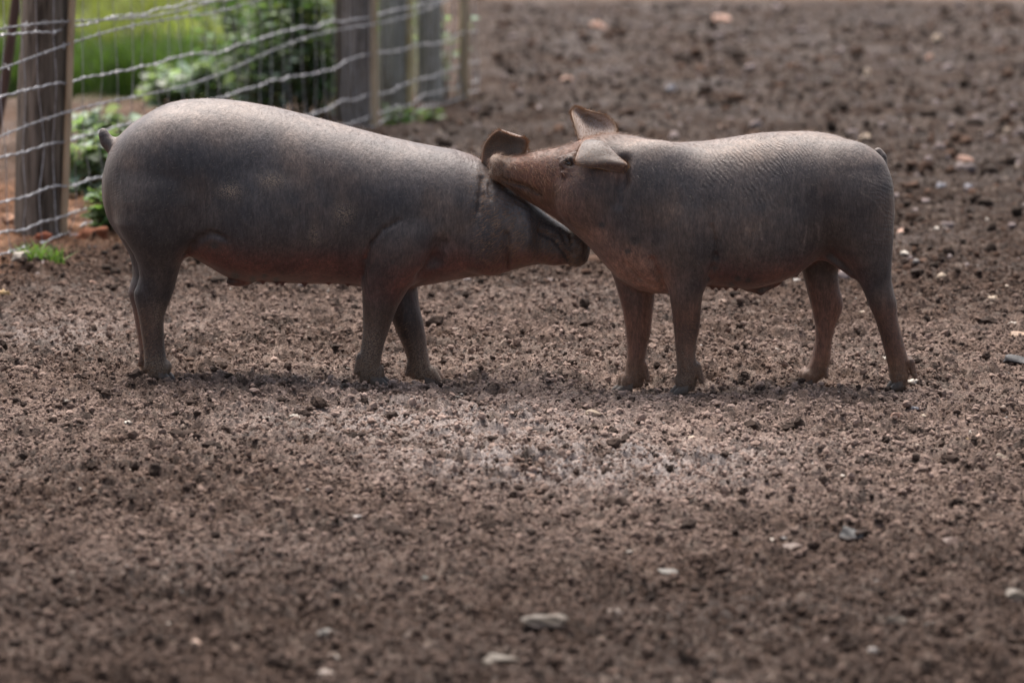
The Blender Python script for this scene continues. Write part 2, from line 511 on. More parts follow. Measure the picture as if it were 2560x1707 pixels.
GREY = (0.064, 0.056, 0.055); BLUE = (0.045, 0.046, 0.054); PINK = (0.150, 0.062, 0.050)
BROWN = (0.064, 0.036, 0.025); RED = (0.155, 0.078, 0.048); BACK_LIT = (0.185, 0.155, 0.135); DARK = (0.045, 0.040, 0.040)

def bristles(name, V, Q, N, px, py, wgt, n, face, parent, base, lens, colf):
    """short hairs lying back along the hide, as thin blades"""
    A = V[Q]; area = np.linalg.norm(np.cross(A[:, 2] - A[:, 0], A[:, 3] - A[:, 1]), axis=1)
    p = area * wgt[Q].mean(1); p = p / p.sum()
    f = RNG.choice(len(Q), n, p=p)
    u, v = RNG.random(n), RNG.random(n)
    P = (A[f, 0] * ((1 - u) * (1 - v))[:, None] + A[f, 1] * (u * (1 - v))[:, None] + A[f, 2] * (u * v)[:, None] + A[f, 3] * ((1 - u) * v)[:, None])
    Nn = N[Q[f, 0]]
    flow = np.tile(np.array([-face * 1.0, 0, -0.55]), (n, 1)) + RNG.normal(0, 0.35, (n, 3))
    flow = flow - Nn * (flow * Nn).sum(1)[:, None]; flow /= np.linalg.norm(flow, axis=1)[:, None] + 1e-9
    d = flow + Nn * RNG.uniform(0.15, 0.75, n)[:, None]; d /= np.linalg.norm(d, axis=1)[:, None]
    L = lens[Q[f, 0]] * RNG.uniform(0.5, 1.35, n)
    side = np.cross(d, Nn); side /= np.linalg.norm(side, axis=1)[:, None] + 1e-9
    w = RNG.uniform(0.00022, 0.00042, n)[:, None]
    b0 = P - side * w - Nn * 0.001; b1 = P + side * w - Nn * 0.001
    mid = P + d * (L * 0.55)[:, None]; tip = P + d * L[:, None] + flow * (L * 0.25)[:, None]
    VV = np.stack([b0, b1, mid + side * w * 0.8, mid - side * w * 0.8, tip], 1).reshape(-1, 3)
    o = np.arange(n)[:, None] * 5
    cc = colf[Q[f, 0]] * RNG.uniform(0.6, 1.35, (n, 1))
    return mesh_np(name, VV - base, [np.concatenate([o, o + 1, o + 2, o + 3], 1), np.concatenate([o + 3, o + 2, o + 4], 1)], M_HAIR, parent,
                   {"col": np.repeat(cc, 5, axis=0)})

def catmull(P, n):
    P = np.asarray(P, float); m = len(P)
    E = np.concatenate([[2 * P[0] - P[1]], P, [2 * P[-1] - P[-2]]])
    out = []
    for s in np.linspace(0, m - 1 - 1e-6, n):
        i = int(s); t = s - i
        a, b, c, d = E[i], E[i + 1], E[i + 2], E[i + 3]
        out.append(0.5 * (2 * b + (c - a) * t + (2 * a - 5 * b + 4 * c - d) * t * t + (3 * b - 3 * c + d - a) * t ** 3))
    return np.array(out)
def make_ear(rows, base, parent, colour, rim, thick=0.0078, nu=30, nv=40, inner=None, turned=None):
    """rows from the base to the tip; each row: points (px, py, Y) from one edge to the other"""
    C = np.array([[at(*p) for p in r] for r in rows])
    G = np.array([catmull(C[i], nu) for i in range(len(rows))])
    G = np.array([catmull(G[:, j], nv) for j in range(nu)]).transpose(1, 0, 2)
    du = np.gradient(G, axis=1); dv = np.gradient(G, axis=0)
    N = np.cross(du, dv); N /= np.linalg.norm(N, axis=2)[..., None] + 1e-9
    if N[..., 1].mean() > 0: N = -N                         # towards the camera
    U, W = np.meshgrid(np.linspace(-1, 1, nu), np.linspace(0, 1, nv))
    th = thick * np.sqrt(np.clip(1 - np.maximum(np.abs(U), np.clip(W * 2 - 1, 0, 1)) ** 4, 0.06, 1))
    rg = np.random.default_rng(3)
    A = G + N * (th / 2)[..., None]; B = G - N * (th / 2)[..., None]
    V = np.concatenate([A.reshape(-1, 3), B.reshape(-1, 3)])
    I = np.arange(nu * nv).reshape(nv, nu)
    qa = np.stack([I[:-1, :-1], I[:-1, 1:], I[1:, 1:], I[1:, :-1]], -1).reshape(-1, 4)
    o = nu * nv
    qb = qa[:, ::-1] + o
    loop = np.concatenate([I[0, :], I[1:, -1], I[-1, -2::-1], I[-2:0:-1, 0]])
    nx = np.roll(loop, -1)
    qs = np.stack([loop, loop + o, nx + o, nx], 1)
    e = np.clip((np.maximum(np.abs(U), W * 1.0) - 0.82) / 0.18, 0, 1).ravel()
    c1 = np.array(colour)[None] * (1 - e[:, None]) + np.array(rim)[None] * e[:, None]
    c2 = (np.array(inner if inner is not None else colour))[None] * (1 - e[:, None]) + np.array(rim)[None] * e[:, None]
    if turned is not None: c1 = lerp(c1, smooth(turned, turned + .06, W.ravel()), np.array(inner))
    ear = mesh_np("ear", V - base, [qa, qb, qs], M_EAR, parent, {"col": np.concatenate([c1, c2])})
    # fringe along the free edges, and down on the faces
    n1 = 900; pick = rg.choice(len(loop), n1)
    pick = pick[(loop[pick] >= nu * 3)]
    P = G.reshape(-1, 3)[loop[pick]]
    ctr = G.reshape(-1, 3).mean(0)
    d1 = (P - ctr); d1 /= np.linalg.norm(d1, axis=1)[:, None]
    d1 = d1 + rg.normal(0, 0.35, d1.shape)
    f2 = rg.choice(nu * nv, 1500); P2 = A.reshape(-1, 3)[f2]
    tipd = (G[-1].mean(0) - G[0].mean(0)); tipd /= np.linalg.norm(tipd)
    d2 = N.reshape(-1, 3)[f2] * 0.5 + tipd + rg.normal(0, 0.3, (len(f2), 3))
    P = np.concatenate([P, P2]); d = np.concatenate([d1, d2]); d /= np.linalg.norm(d, axis=1)[:, None]
    L = np.concatenate([rg.uniform(0.004, 0.011, len(d1)), rg.uniform(0.003, 0.006, len(d2))])
    s = np.cross(d, np.array([0, 1.0, 0.2])); s /= np.linalg.norm(s, axis=1)[:, None] + 1e-9
    VV = np.stack([P - s * 0.0003, P + s * 0.0003, P + d * L[:, None]], 1).reshape(-1, 3)
    cc = np.tile(np.array([0.27, 0.145, 0.075]), (len(P), 1)) * rg.uniform(0.6, 1.3, (len(P), 1))
    mesh_np("ear_fringe", VV - base, [np.arange(len(VV)).reshape(-1, 3)], M_HAIR, ear, {"col": np.repeat(cc, 3, 0)})
    return ear
def make_eye(c, r, base, parent):
    n, m = 14, 18
    th = np.linspace(0, math.pi, n); ph = np.linspace(0, 2 * math.pi, m, endpoint=False)
    V = np.array([[math.sin(a) * math.cos(b), math.cos(a), math.sin(a) * math.sin(b)] for a in th for b in ph]) * r + np.asarray(c) - base
    F = [[i * m + j, i * m + (j + 1) % m, (i + 1) * m + (j + 1) % m, (i + 1) * m + j] for i in range(n - 1) for j in range(m)]
    return mesh_np("eye", V, [np.array(F)], M_EYE, parent)

HRES = 0.004
# ================================================================== the larger pig on the left, facing right
def pig_left():
    Yc = 0.10
    base = np.array([at(700, 700, Yc)[0], Yc, 0.0])
    B = Body((-1.00, -0.13, -0.04), (0.22, 0.33, 0.72), HRES)
    Y = Yc
    B.loft_x([
        (258, 440, 505, .030, Y), (262, 412, 530, .055, Y), (275, 374, 560, .080, Y), (296, 341, 590, .100, Y), (327, 311, 612, .120, Y),
        (357, 291, 625, .133, Y), (388, 273, 632, .142, Y), (418, 259, 630, .148, Y), (459, 250, 630, .152, Y), (510, 247, 660, .153, Y),
        (561, 249, 690, .154, Y), (612, 255, 702, .155, Y), (689, 269, 705, .157, Y), (765, 288, 708, .157, Y), (845, 309, 708, .154, Y),
        (903, 325, 716, .150, Y), (969, 342, 720, .145, Y), (1037, 357, 716, .139, Y), (1090, 367, 707, .132, Y), (1139, 375, 698, .124, Y),
        (1175, 386, 692, .117, Y), (1200, 398, 688, .113, Y - .008), (1240, 437, 682, .104, Y - .032), (1280, 472, 674, .093, Y - .050),
        (1322, 504, 664, .078, Y - .079), (1350, 523, 659, .064, Y - .070), (1380, 545, 660, .052, Y - .075), (1407, 562, 657, .045, Y - .077),
        (1430, 576, 650, .041, Y - .078), (1448, 586, 646, .039, Y - .079), (1458, 594, 640, .036, Y - .080)], n=2.25, win=.022)
    # near hind leg and ham
    B.loft_z([(410, 340, 440, .030, .035), (450, 315, 490, .055, .005), (500, 296, 512, .066, -.002), (560, 292, 508, .068, .000), (600, 312, 490, .066, .004), (634, 334, 467, .060, .010),
              (660, 345, 452, .052, .015), (690, 349, 444, .044, .020), (712, 343, 439, .040, .022), (731, 334, 433, .037, .025), (748, 336, 427, .034, .027), (766, 341, 419, .031, .029), (790, 346, 411, .030, .030),
              (812, 350, 409, .029, .03), (863, 358, 411, .029, .03), (900, 361, 416, .029, .03), (925, 365, 418, .028, .03), (945, 372, 412, .022, .03)], k=.034)
    foot(B, 432, 366, 952, .03, 1)
    d = -15
    B.loft_z([(470, 300, 470, .06, .19), (560, 298 + d, 500, .066, .19), (600, 318 + d, 486, .062, .188), (634, 338 + d, 467, .056, .184),
              (660, 345 + d, 452, .05, .18), (690, 347 + d, 440, .044, .176), (731, 334 + d, 428, .036, .17), (766, 345 + d, 412, .031, .168),
              (812, 354 + d, 405, .029, .165), (863, 362 + d, 405, .029, .165), (910, 366 + d, 408, .028, .165), (935, 372 + d, 404, .022, .165)], k=.016)
    foot(B, 420, 352, 940, .165, 1)
    # near foreleg and shoulder
    B.loft_z([(500, 985, 1065, .030, .035), (540, 955, 1085, .046, .014), (580, 934, 1094, .055, .004), (620, 918, 1090, .058, .003), (660, 909, 1075, .056, .006), (700, 905, 1045, .050, .014), (722, 905, 1021, .046, .020),
              (764, 907, 996, .041, .028), (795, 908, 983, .037, .03), (827, 908, 972, .033, .03), (862, 904, 960, .030, .03), (894, 898, 953, .029, .03),
              (916, 894, 950, .029, .03), (934, 893, 948, .027, .03), (952, 900, 945, .022, .03)], k=.016)
    foot(B, 972, 890, 961, .03, 1)
    B.loft_z([(600, 960, 1060, .05, .17), (680, 962, 1046, .048, .16), (720, 965, 1043, .045, .15), (760, 970, 1048, .041, .14), (800, 979, 1057, .037, .13),
              (840, 996, 1065, .033, .13), (871, 1010, 1068, .030, .13), (898, 1018, 1073, .029, .13), (925, 1021, 1082, .028, .13), (945, 1026, 1085, .024, .13)], k=.014)
    foot(B, 1124, 1018, 965, .13, 1)
    # jowl, cheek fold, shoulder and flank fullness
    B.ell(at(1222, 600, .028), (.075, .060, .082), .014)
    B.ell(at(1120, 560, .030), (.10, .050, .10), .03)
    B.ell(at(660, 560, .0), (.18, .06, .10), .06)
    B.ell(at(430, 430, .02), (.12, .065, .12), .05)
    # neck creases behind the ear
    B.crease([(908, 690), (913, 650), (930, 606), (962, 572), (1000, 552)], .003, .001, .010)
    B.crease([(466, 634), (482, 612), (502, 594), (527, 584), (548, 588), (566, 600)], .005, .001, .014)
    B.crease([(1205, 448), (1203, 490), (1198, 530)], .003, .001, .014)
    B.crease([(1222, 462), (1226, 500)], .004, .002, .006)
    B.crease([(1268, 585), (1272, 625), (1270, 668)], .005, .003, .008)
    B.crease([(1105, 610), (1085, 650), (1050, 685)], .005, .003, .03)
    # snout: rim, nostril side, mouth
    B.cap(at(1447, 600, .02), at(1441, 636, .02), .030, .029, .008, sy=1.15)
    B.ell(at(1392, 640, .022), (.036, .034, .020), .010)
    B.crease([(1346, 577), (1366, 586), (1386, 597), (1402, 618), (1414, 634), (1422, 650)], .0045, .0035, .006)
    B.crease([(1400, 575), (1412, 600), (1424, 622)], .002, .002, .006)
    B.crease([(1425, 588), (1430, 612), (1434, 636)], .0022, .002, .006)
    B.crease([(1290, 505), (1304, 512), (1316, 522)], .004, .003, .004)
    B.crease([(1290, 515), (1304, 522), (1314, 530)], .003, .003, .004, 0, False)
    for sy in (-1, 1):
        B.cap((at(1462, 612, 0)[0] + .01, .02 + sy * .014, at(1462, 612, 0)[2]), (at(1445, 612, 0)[0], .02 + sy * .014, at(1445, 612, 0)[2]), .007, .005, .003, True)
    # sheath and teats
    B.ell(at(598, 704, .09), (.030, .022, .011), .012)
    for x, y in ((655, 707), (690, 709), (705, 710), (760, 713), (820, 709), (868, 713)):
        B.cap(at(x, y - 8, .055), at(x + 2, y + 1, .05), .006, .004, .006)
        B.cap(at(x, y - 8, .145), at(x + 2, y + 1, .15), .006, .004, .006)
    # docked tail
    tl = [(302, 366), (284, 366), (268, 354), (260, 338), (258, 329)]
    for i in range(4):
        B.cap(at(*tl[i], Y), at(*tl[i + 1], Y), (.022, .0195, .0150, .0115)[i], (.0195, .0150, .0115, .008)[i], .006)
    V, Q = B.mesh(); del B
    V = relax(V, Q, 4)
    N = vnormals(V, Q); px, py = project(V)
    nz = fbm(V[:, 0] * 9 + V[:, 1] * 5, V[:, 2] * 9, 3, 11)
    c = np.tile(np.array(GREY), (len(V), 1))
    c = lerp(c, np.clip(nz * 0.9 + 0.2, 0, 0.7), BLUE)
    c = lerp(c, np.clip(nz * -1.0, 0, .5), (.115, .084, .068))
    c = lerp(c, np.clip(.75 * blob(px, py, 400, 560, 130, 150) + .6 * blob(px, py, 960, 640, 90, 110) + .35 * blob(px, py, 640, 640, 240, 60), 0, .8), (.034, .030, .030))  # shading of ham, shoulder and lower flank put into the hide colour
    c = lerp(c, .6 * smooth(.15, .8, N[:, 2]) * smooth(1330, 1230, px), (.185, .160, .152))  # light from above on the back, painted by upward normal
    lower = smooth(560, 690, py) * (1 - smooth(1250, 1330, px)) * (N[:, 1] > -2)
    legs = smooth(735, 800, py)
    bm = smooth(-.05, -.75, N[:, 2]) * smooth(430, 480, px) * (1 - legs) * smooth(600, 650, py)
    c = lerp(c, np.clip(.22 * lower * smooth(450, 520, px) + .8 * bm, 0, .9) * (1 - legs), PINK)
    for x, y, rx, ry, a in ((1050, 700, 70, 22, .7), (1290, 650, 45, 30, .45), (540, 640, 60, 30, .6), (1115, 640, 60, 40, .25)):
        c = lerp(c, a * blob(px, py, x, y, rx, ry), PINK)
    c = lerp(c, .75 * legs, BROWN)
    c = lerp(c, .7 * smooth(880, 930, py), (.110, .072, .048)); c = lerp(c, .7 * smooth(935, 955, py), (.055, .040, .032))
    far = smooth(.10, .14, V[:, 1]) * smooth(690, 760, py)
    c = lerp(c, .7 * far, (.15, .072, .050))
    c = lerp(c, .45 * blob(px, py, 1190, 380, 60, 20), RED)
    c = lerp(c, .9 * smooth(1400, 1440, px), (.075, .058, .050))
    for x, y, rx, ry in ((536, 613, 9, 8), (588, 690, 8, 6), (632, 700, 6, 8), (660, 690, 5, 5), (690, 700, 6, 6)):
        c = lerp(c, np.clip(2.2 * blob(px, py, x, y, rx, ry), 0, 1), DARK)
    mud = np.zeros(len(V))
    for x, y, rx, ry, a in ((858, 535, 26, 28, .9), (575, 478, 28, 18, .8), (680, 452, 32, 18, .7), (785, 590, 14, 26, .6), (925, 870, 40, 60, .75), (1075, 900, 40, 60, .7), (395, 790, 22, 45, .5), (400, 920, 40, 40, .8), (1240, 560, 12, 10, .5)):
        mud += a * blob(px, py, x, y, rx, ry)
    mud += .55 * smooth(890, 960, py)
    near = N[:, 1] < 0.2
    wr = .22 * blob(px, py, 640, 430, 170, 130) * near + .45 * blob(px, py, 1175, 470, 40, 90) + .2 * blob(px, py, 350, 480, 90, 170)
    wr += 1.0 * blob(px, py, 265, 350, 22, 25)
    fold = np.where(px < 300, (py * .9 + px * .4) * .9, (px - .32 * py) * .62)
    fx = np.stack([np.clip(wr, 0, 1), np.clip(mud, 0, 1), np.zeros(len(V))], 1)
    root = empty("pig", base)
    tag(root, "larger grey pig on the left with docked tail, snout tucked under the other pig's throat", "pig", "pair of nuzzling pigs")
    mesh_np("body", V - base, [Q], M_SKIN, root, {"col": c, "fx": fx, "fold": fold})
    make_hooves(root, base, 0)
    head = smooth(1150, 1220, px)
    wgt = 0.35 + 1.2 * head + .9 * smooth(.8, .98, N[:, 2]) + .8 * smooth(780, 860, py)
    lens = 0.007 + .004 * head + .004 * smooth(880, 940, py) + .008 * blob(px, py, 1160, 385, 60, 20)
    hc = np.tile(np.array([.10, .080, .068]), (len(V), 1)); hc = lerp(hc, np.clip(head + legs + smooth(.85, 1, N[:, 2]) * .5, 0, 1), (.20, .110, .060))  # up-facing hairs reddened: rim light put into their colour
    bristles("bristles", V, Q, N, px, py, wgt, 22000, 1, root, base, lens, hc)
    outer, rim = (.125, .085, .062), (.21, .105, .055)
    rows = [[(1204, 462, .075), (1222, 466, .050), (1245, 470, .030), (1262, 472, .020)],
            [(1203, 428, .072), (1224, 432, .058), (1254, 436, .046), (1284, 436, .018)],
            [(1205, 394, .066), (1228, 398, .062), (1266, 402, .054), (1303, 402, .018)],
            [(1211, 362, .058), (1236, 366, .062), (1276, 372, .052), (1314, 380, .012)],
            [(1228, 339, .048), (1250, 345, .056), (1284, 354, .044), (1319, 362, .006)],
            [(1246, 326, .034), (1264, 332, .036), (1290, 340, .024), (1317, 350, -.004)],
            [(1256, 330, .014), (1270, 336, .010), (1288, 342, .004), (1308, 344, -.010)]]
    make_ear(rows, base, root, (.105, .072, .054), rim, inner=outer)
    far = [[(a, 462 + (b - 462) * .80, 2 * .085 - y + .02) for a, b, y in r] for r in rows]
    make_ear(far, base, root, outer, rim, inner=outer)
    return root

# ================================================================== the smaller pig on the right, facing left
def pig_right():
    Yc = -0.06; Y = Yc
    base = np.array([at(1850, 700, Yc)[0], Yc, 0.0])
    B = Body((-0.09, -0.27, -0.04), (0.95, 0.13, 0.66), HRES)
    B.loft_x([
        (1231, 394, 443, .034, .002), (1238, 388, 450, .037, .002), (1256, 391, 462, .038, .002), (1273, 391, 473, .040, .001), (1295, 388, 490, .044, -.002), (1318, 384, 503, .049, -.007),
        (1353, 378, 523, .058, -.016), (1394, 370, 549, .071, -.028), (1425, 362, 575, .081, -.038), (1452, 349, 597, .088, -.045), (1479, 341, 622, .094, -.052),
        (1514, 335, 664, .102, Y), (1542, 335, 692, .108, Y), (1596, 343, 724, .116, Y), (1636, 353, 733, .121, Y), (1672, 357, 734, .124, Y), (1720, 356, 724, .125, Y),
        (1766, 353, 716, .126, Y), (1822, 345, 718, .127, Y), (1871, 337, 721, .127, Y), (1900, 333, 718, .127, Y), (1950, 330, 704, .126, Y), (1989, 329, 688, .125, Y),
        (2024, 329, 664, .124, Y), (2048, 331, 645, .124, Y), (2078, 336, 632, .123, Y), (2097, 341, 638, .121, Y), (2136, 358, 655, .115, Y), (2166, 375, 660, .106, Y),
        (2195, 397, 650, .092, Y), (2210, 418, 630, .080, Y), (2222, 446, 605, .065, Y), (2230, 484, 575, .045, Y), (2234, 515, 550, .025, Y)], n=2.2, win=.020)
    # near foreleg and shoulder
    B.loft_z([(470, 1665, 1745, .022, -.145), (520, 1652, 1772, .040, -.148), (560, 1648, 1783, .048, -.146), (613, 1650, 1789, .051, -.143), (653, 1656, 1785, .048, -.141), (682, 1663, 1777, .045, -.138),
              (712, 1669, 1766, .042, -.136), (736, 1673, 1757, .039, -.134), (766, 1678, 1753, .035, -.132), (815, 1684, 1750, .031, -.13), (859, 1688, 1740, .028, -.13), (885, 1690, 1738, .027, -.13),
              (905, 1692, 1741, .028, -.13), (930, 1693, 1746, .028, -.13), (955, 1693, 1742, .025, -.13), (975, 1695, 1736, .02, -.13)], k=.016)
    foot(B, 1680, 1754, 985, -.13, -1)
    B.loft_z([(590, 1525, 1645, .05, -.01), (640, 1520, 1645, .05, -.005), (670, 1524, 1643, .049, .0), (702, 1536, 1640, .046, 0), (741, 1547, 1636, .041, 0), (780, 1557, 1632, .037, 0), (829, 1564, 1627, .032, 0),
              (860, 1567, 1619, .029, 0), (890, 1567, 1614, .028, 0), (918, 1564, 1614, .028, 0), (945, 1558, 1612, .026, 0), (968, 1556, 1606, .02, 0)], k=.016)
    foot(B, 1532, 1620, 981, 0.0, -1)
    # near hind leg and ham
    B.loft_z([(420, 2095, 2190, .030, -.115), (460, 2075, 2216, .048, -.126), (500, 2066, 2226, .054, -.128), (540, 2066, 2232, .056, -.128), (584, 2074, 2234, .055, -.127), (633, 2097, 2231, .050, -.124), (658, 2116, 2229, .046, -.123), (682, 2133, 2228, .042, -.122),
              (702, 2145, 2229, .038, -.12), (731, 2160, 2235, .035, -.12), (752, 2168, 2241, .032, -.12), (768, 2174, 2243, .031, -.12), (785, 2182, 2243, .029, -.12), (805, 2190, 2246, .028, -.12), (854, 2205, 2259, .027, -.12), (880, 2212, 2266, .027, -.12),
              (903, 2217, 2272, .027, -.12), (937, 2225, 2271, .025, -.12), (960, 2232, 2262, .02, -.12)], k=.034)
    foot(B, 2222, 2286, 973, -.12, -1)
    B.loft_z([(580, 2020, 2130, .05, -.01), (640, 2003, 2112, .047, -.005), (677, 2005, 2094, .043, 0), (721, 2016, 2099, .037, 0), (745, 2022, 2106, .034, 0), (762, 2027, 2108, .032, 0), (780, 2031, 2104, .030, 0), (815, 2038, 2088, .028, 0), (854, 2037, 2079, .027, 0),
              (893, 2029, 2076, .027, 0), (923, 2017, 2070, .026, 0), (945, 2008, 2054, .022, 0), (958, 2006, 2040, .018, 0)], k=.016)
    foot(B, 1989, 2064, 972, 0.0, -1)
    # shoulder, rump, belly fullness, cheek
    B.ell(at(1715, 590, -.13), (.075, .050, .10), .035)
    B.ell(at(1640, 470, -.12), (.09, .05, .10), .05)
    B.ell(at(1880, 590, -.13), (.13, .055, .09), .06)
    B.ell(at(2130, 470, -.115), (.085, .055, .10), .04)
    B.ell(at(1462, 500, -.105), (.060, .040, .062), .03)
    B.crease([(1772, 695), (1784, 668), (1790, 640), (1788, 600), (1778, 565)], .003, .001, .010)
    B.crease([(1660, 715), (1648, 690), (1632, 650)], .004, .002, .016)
    B.crease([(1628, 712), (1600, 696), (1565, 660)], .003, .001, .012)
    B.crease([(2080, 630), (2056, 636)], .004, .002, .010)
    B.crease([(1560, 405), (1556, 455), (1545, 510)], .010, .004, .02)
    # brow and lids round the eye, both sides
    for sy in (-1, 1):
        def e(x, y, o): p = at(x, y, -.038); return np.array([p[0], -.038 + sy * o, p[2]])
        B.ell(e(1422, 404, .060), (.019, .008, .015), .01, True)
        B.cap(e(1402, 402, .063), e(1424, 391, .066), .0062, .0066, .005); B.cap(e(1424, 391, .066), e(1444, 402, .070), .0066, .006, .005)
        B.cap(e(1402, 407, .066), e(1424, 417, .072), .005, .0065, .005); B.cap(e(1424, 417, .072), e(1445, 412, .074), .0065, .005, .005)
        B.cap(e(1398, 392, .055), e(1432, 380, .058), .005, .005, .006)
        B.cap(e(1405, 425, .0735), e(1440, 432, .079), .005, .005, .008)
        # nostril dent above the rim and the mouth corner
        p = at(1264, 402, .002); B.ell((p[0], .002 + sy * .040, p[2]), (.012, .006, .006), .006, True)
        pass
    B.crease([(1262, 452), (1285, 458), (1312, 466), (1338, 478), (1352, 486)], .0055, .0035, .006)
    B.crease([(1250, 398), (1256, 420), (1254, 446)], .003, .002, .006)
    B.crease([(1272, 400), (1276, 425), (1270, 440)], .002, .0015, .006)
    # rim of the snout disc and nostrils
    p, q = at(1243, 404, .002), at(1241, 433, .002)
    B.cap(p, q, .0175, .0175, .0045, sy=2.1)
    for sy in (-1, 1):
        p, q = at(1226, 418, 0), at(1242, 418, 0)
        B.cap((p[0] - .006, .002 + sy * .013, p[2]), (q[0], .002 + sy * .013, q[2]), .0065, .005, .003, True)
    # sheath, teats, skin fold at the flank
    B.cap(at(1872, 716, -.06), at(1902, 729, -.06), .012, .006, .012)
    B.cap(at(1902, 729, -.06), at(1950, 708, -.06), .006, .004, .012)
    for x, y in ((1780, 720), (1797, 722), (1815, 721), (1838, 722), (1990, 688)):
        for o in (-.04, .04): B.cap(at(x, y - 8, Y + o), at(x + 1, y + 2, Y + o), .006, .004, .006)
    B.cap(at(2056, 636, -.11), at(2130, 684, -.12), .008, .007, .025)
    # tail stump
    B.cap(at(2204, 412, Y), at(2203, 393, Y), .0130, .0120, .003); B.cap(at(2203, 393, Y), at(2195, 380, Y), .0120, .0100, .003)
    V, Q = B.mesh(); del B
    V = relax(V, Q, 4)
    N = vnormals(V, Q); px, py = project(V)
    nz = fbm(V[:, 0] * 9 - V[:, 1] * 5 + 20, V[:, 2] * 9, 3, 31)
    c = np.tile(np.array((.074, .061, .056)), (len(V), 1))
    c = lerp(c, np.clip(nz * 0.8 + .1, 0, .6), BLUE)
    c = lerp(c, np.clip(nz * -1.0, 0, .55), (.130, .092, .072))
    head = 1 - smooth(1360, 1600, px + (py - 420) * .35)
    c = lerp(c, .85 * head, (.120, .050, .030))
    c = lerp(c, np.clip(.9 * blob(px, py, 1390, 365, 95, 22) + .8 * blob(px, py, 1500, 335, 75, 18) + .4 * blob(px, py, 1650, 352, 130, 14), 0, .9), RED)
    c = lerp(c, np.clip(.85 * blob(px, py, 1420, 402, 26, 15) + .7 * seg_mask(px, py, ((1258, 452), (1285, 458), (1312, 466), (1345, 482)), 7) + .6 * blob(px, py, 1300, 485, 60, 14), 0, .85), (.026, .019, .017))
    c = lerp(c, .6 * smooth(1300, 1255, px), (.110, .082, .064))
    c = lerp(c, np.clip(.65 * blob(px, py, 2100, 580, 100, 120) + .6 * blob(px, py, 1715, 680, 60, 80) + .4 * blob(px, py, 1500, 470, 70, 70), 0, .8), (.040, .033, .032))  # shading on ham, shoulder and neck painted as darker hide
    c = lerp(c, .6 * smooth(.15, .8, N[:, 2]) * smooth(1500, 1620, px), (.190, .156, .140))  # top light painted on the up-facing back
    legs = smooth(720, 800, py)
    bm = smooth(-.15, -.8, N[:, 2]) * smooth(500, 560, px) * (1 - legs) * smooth(600, 650, py)
    c = lerp(c, .75 * bm, PINK)
    for x, y, rx, ry, a in ((1550, 665, 70, 50, .75), (1640, 715, 60, 35, .6), (1400, 525, 70, 30, .5), (1480, 590, 50, 35, .6), (1545, 432, 25, 22, .4)):
        c = lerp(c, np.clip(a * 1.15 * blob(px, py, x, y, rx, ry), 0, 1), (.270, .155, .115))
    c = lerp(c, .7 * legs, (.125, .054, .032))
    far = smooth(-.06, -.02, V[:, 1]) * smooth(660, 740, py)
    c = lerp(c, .8 * far, (.205, .100, .068))
    c = lerp(c, .7 * smooth(870, 930, py), (.125, .076, .048)); c = lerp(c, .7 * smooth(955, 975, py), (.060, .042, .032))
    for x, y, rx, ry in ((1569, 628, 7, 6), (1588, 601, 13, 10), (1505, 563, 8, 7), (1845, 697, 7, 6), (1870, 700, 6, 5), (1828, 712, 5, 5)):
        c = lerp(c, np.clip(2.0 * blob(px, py, x, y, rx, ry), 0, 1), DARK)
    sc = np.zeros(len(V))
    for pts in (((1986, 425), (1975, 510)), ((1867, 566), (1866, 592)), ((2018, 565), (2005, 640)), ((1900, 560), (1905, 600)), ((2150, 480), (2185, 500), (2215, 540)), ((2170, 450), (2205, 462)), ((2045, 560), (2048, 600))):
        sc = np.maximum(sc, seg_mask(px, py, pts, 2.6))
    near = (N[:, 1] < 0).astype(float)
    c = lerp(c, .26 * sc * near, (.28, .24, .21))
    mud = .75 * smooth(1275, 1235, px) + .6 * smooth(900, 975, py) + .35 * blob(px, py, 1715, 900, 60, 50)
    wr = 1.0 * blob(px, py, 1800, 440, 170, 120) * near + .6 * blob(px, py, 2200, 540, 60, 110) + .5 * blob(px, py, 1960, 640, 80, 50) + .5 * blob(px, py, 1570, 690, 50, 40)
    wr += .6 * blob(px, py, 1930, 400, 90, 90) * near
    A_ = np.interp(px, [1600, 1950, 2150], [40, 150, 60])
    fold = np.where(px > 2130, py * .5 - px * .15, (px - A_ * (1 - np.exp(-np.maximum(py - 345, -40) / 110.0))) * .58)
    fx = np.stack([np.clip(wr, 0, 1), np.clip(mud, 0, 1), np.zeros(len(V))], 1)
    root = empty("pig", base)
    tag(root, "smaller grey-brown pig on the right, reddish face pressed against the other pig's ear", "pig", "pair of nuzzling pigs")
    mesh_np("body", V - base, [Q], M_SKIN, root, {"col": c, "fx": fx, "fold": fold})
    make_hooves(root, base, 4)
    wgt = .30 + .8 * head + 1.1 * smooth(.8, .98, N[:, 2]) + .9 * smooth(760, 860, py)
    lens = .007 + .006 * head * smooth(560, 480, py) + .004 * smooth(880, 940, py) + .005 * blob(px, py, 1500, 335, 120, 18) + .008 * blob(px, py, 1310, 480, 60, 40)
    hc = np.tile(np.array([.10, .080, .068]), (len(V), 1)); hc = lerp(hc, np.clip(head + legs + smooth(.85, 1, N[:, 2]) * .6, 0, 1), (.17, .085, .046))  # orange rim light put into the colour of up-facing hairs
    bristles("bristles", V, Q, N, px, py, wgt, 28000, -1, root, base, lens, hc)
    outer, rim = (.135, .100, .082), (.19, .095, .052)
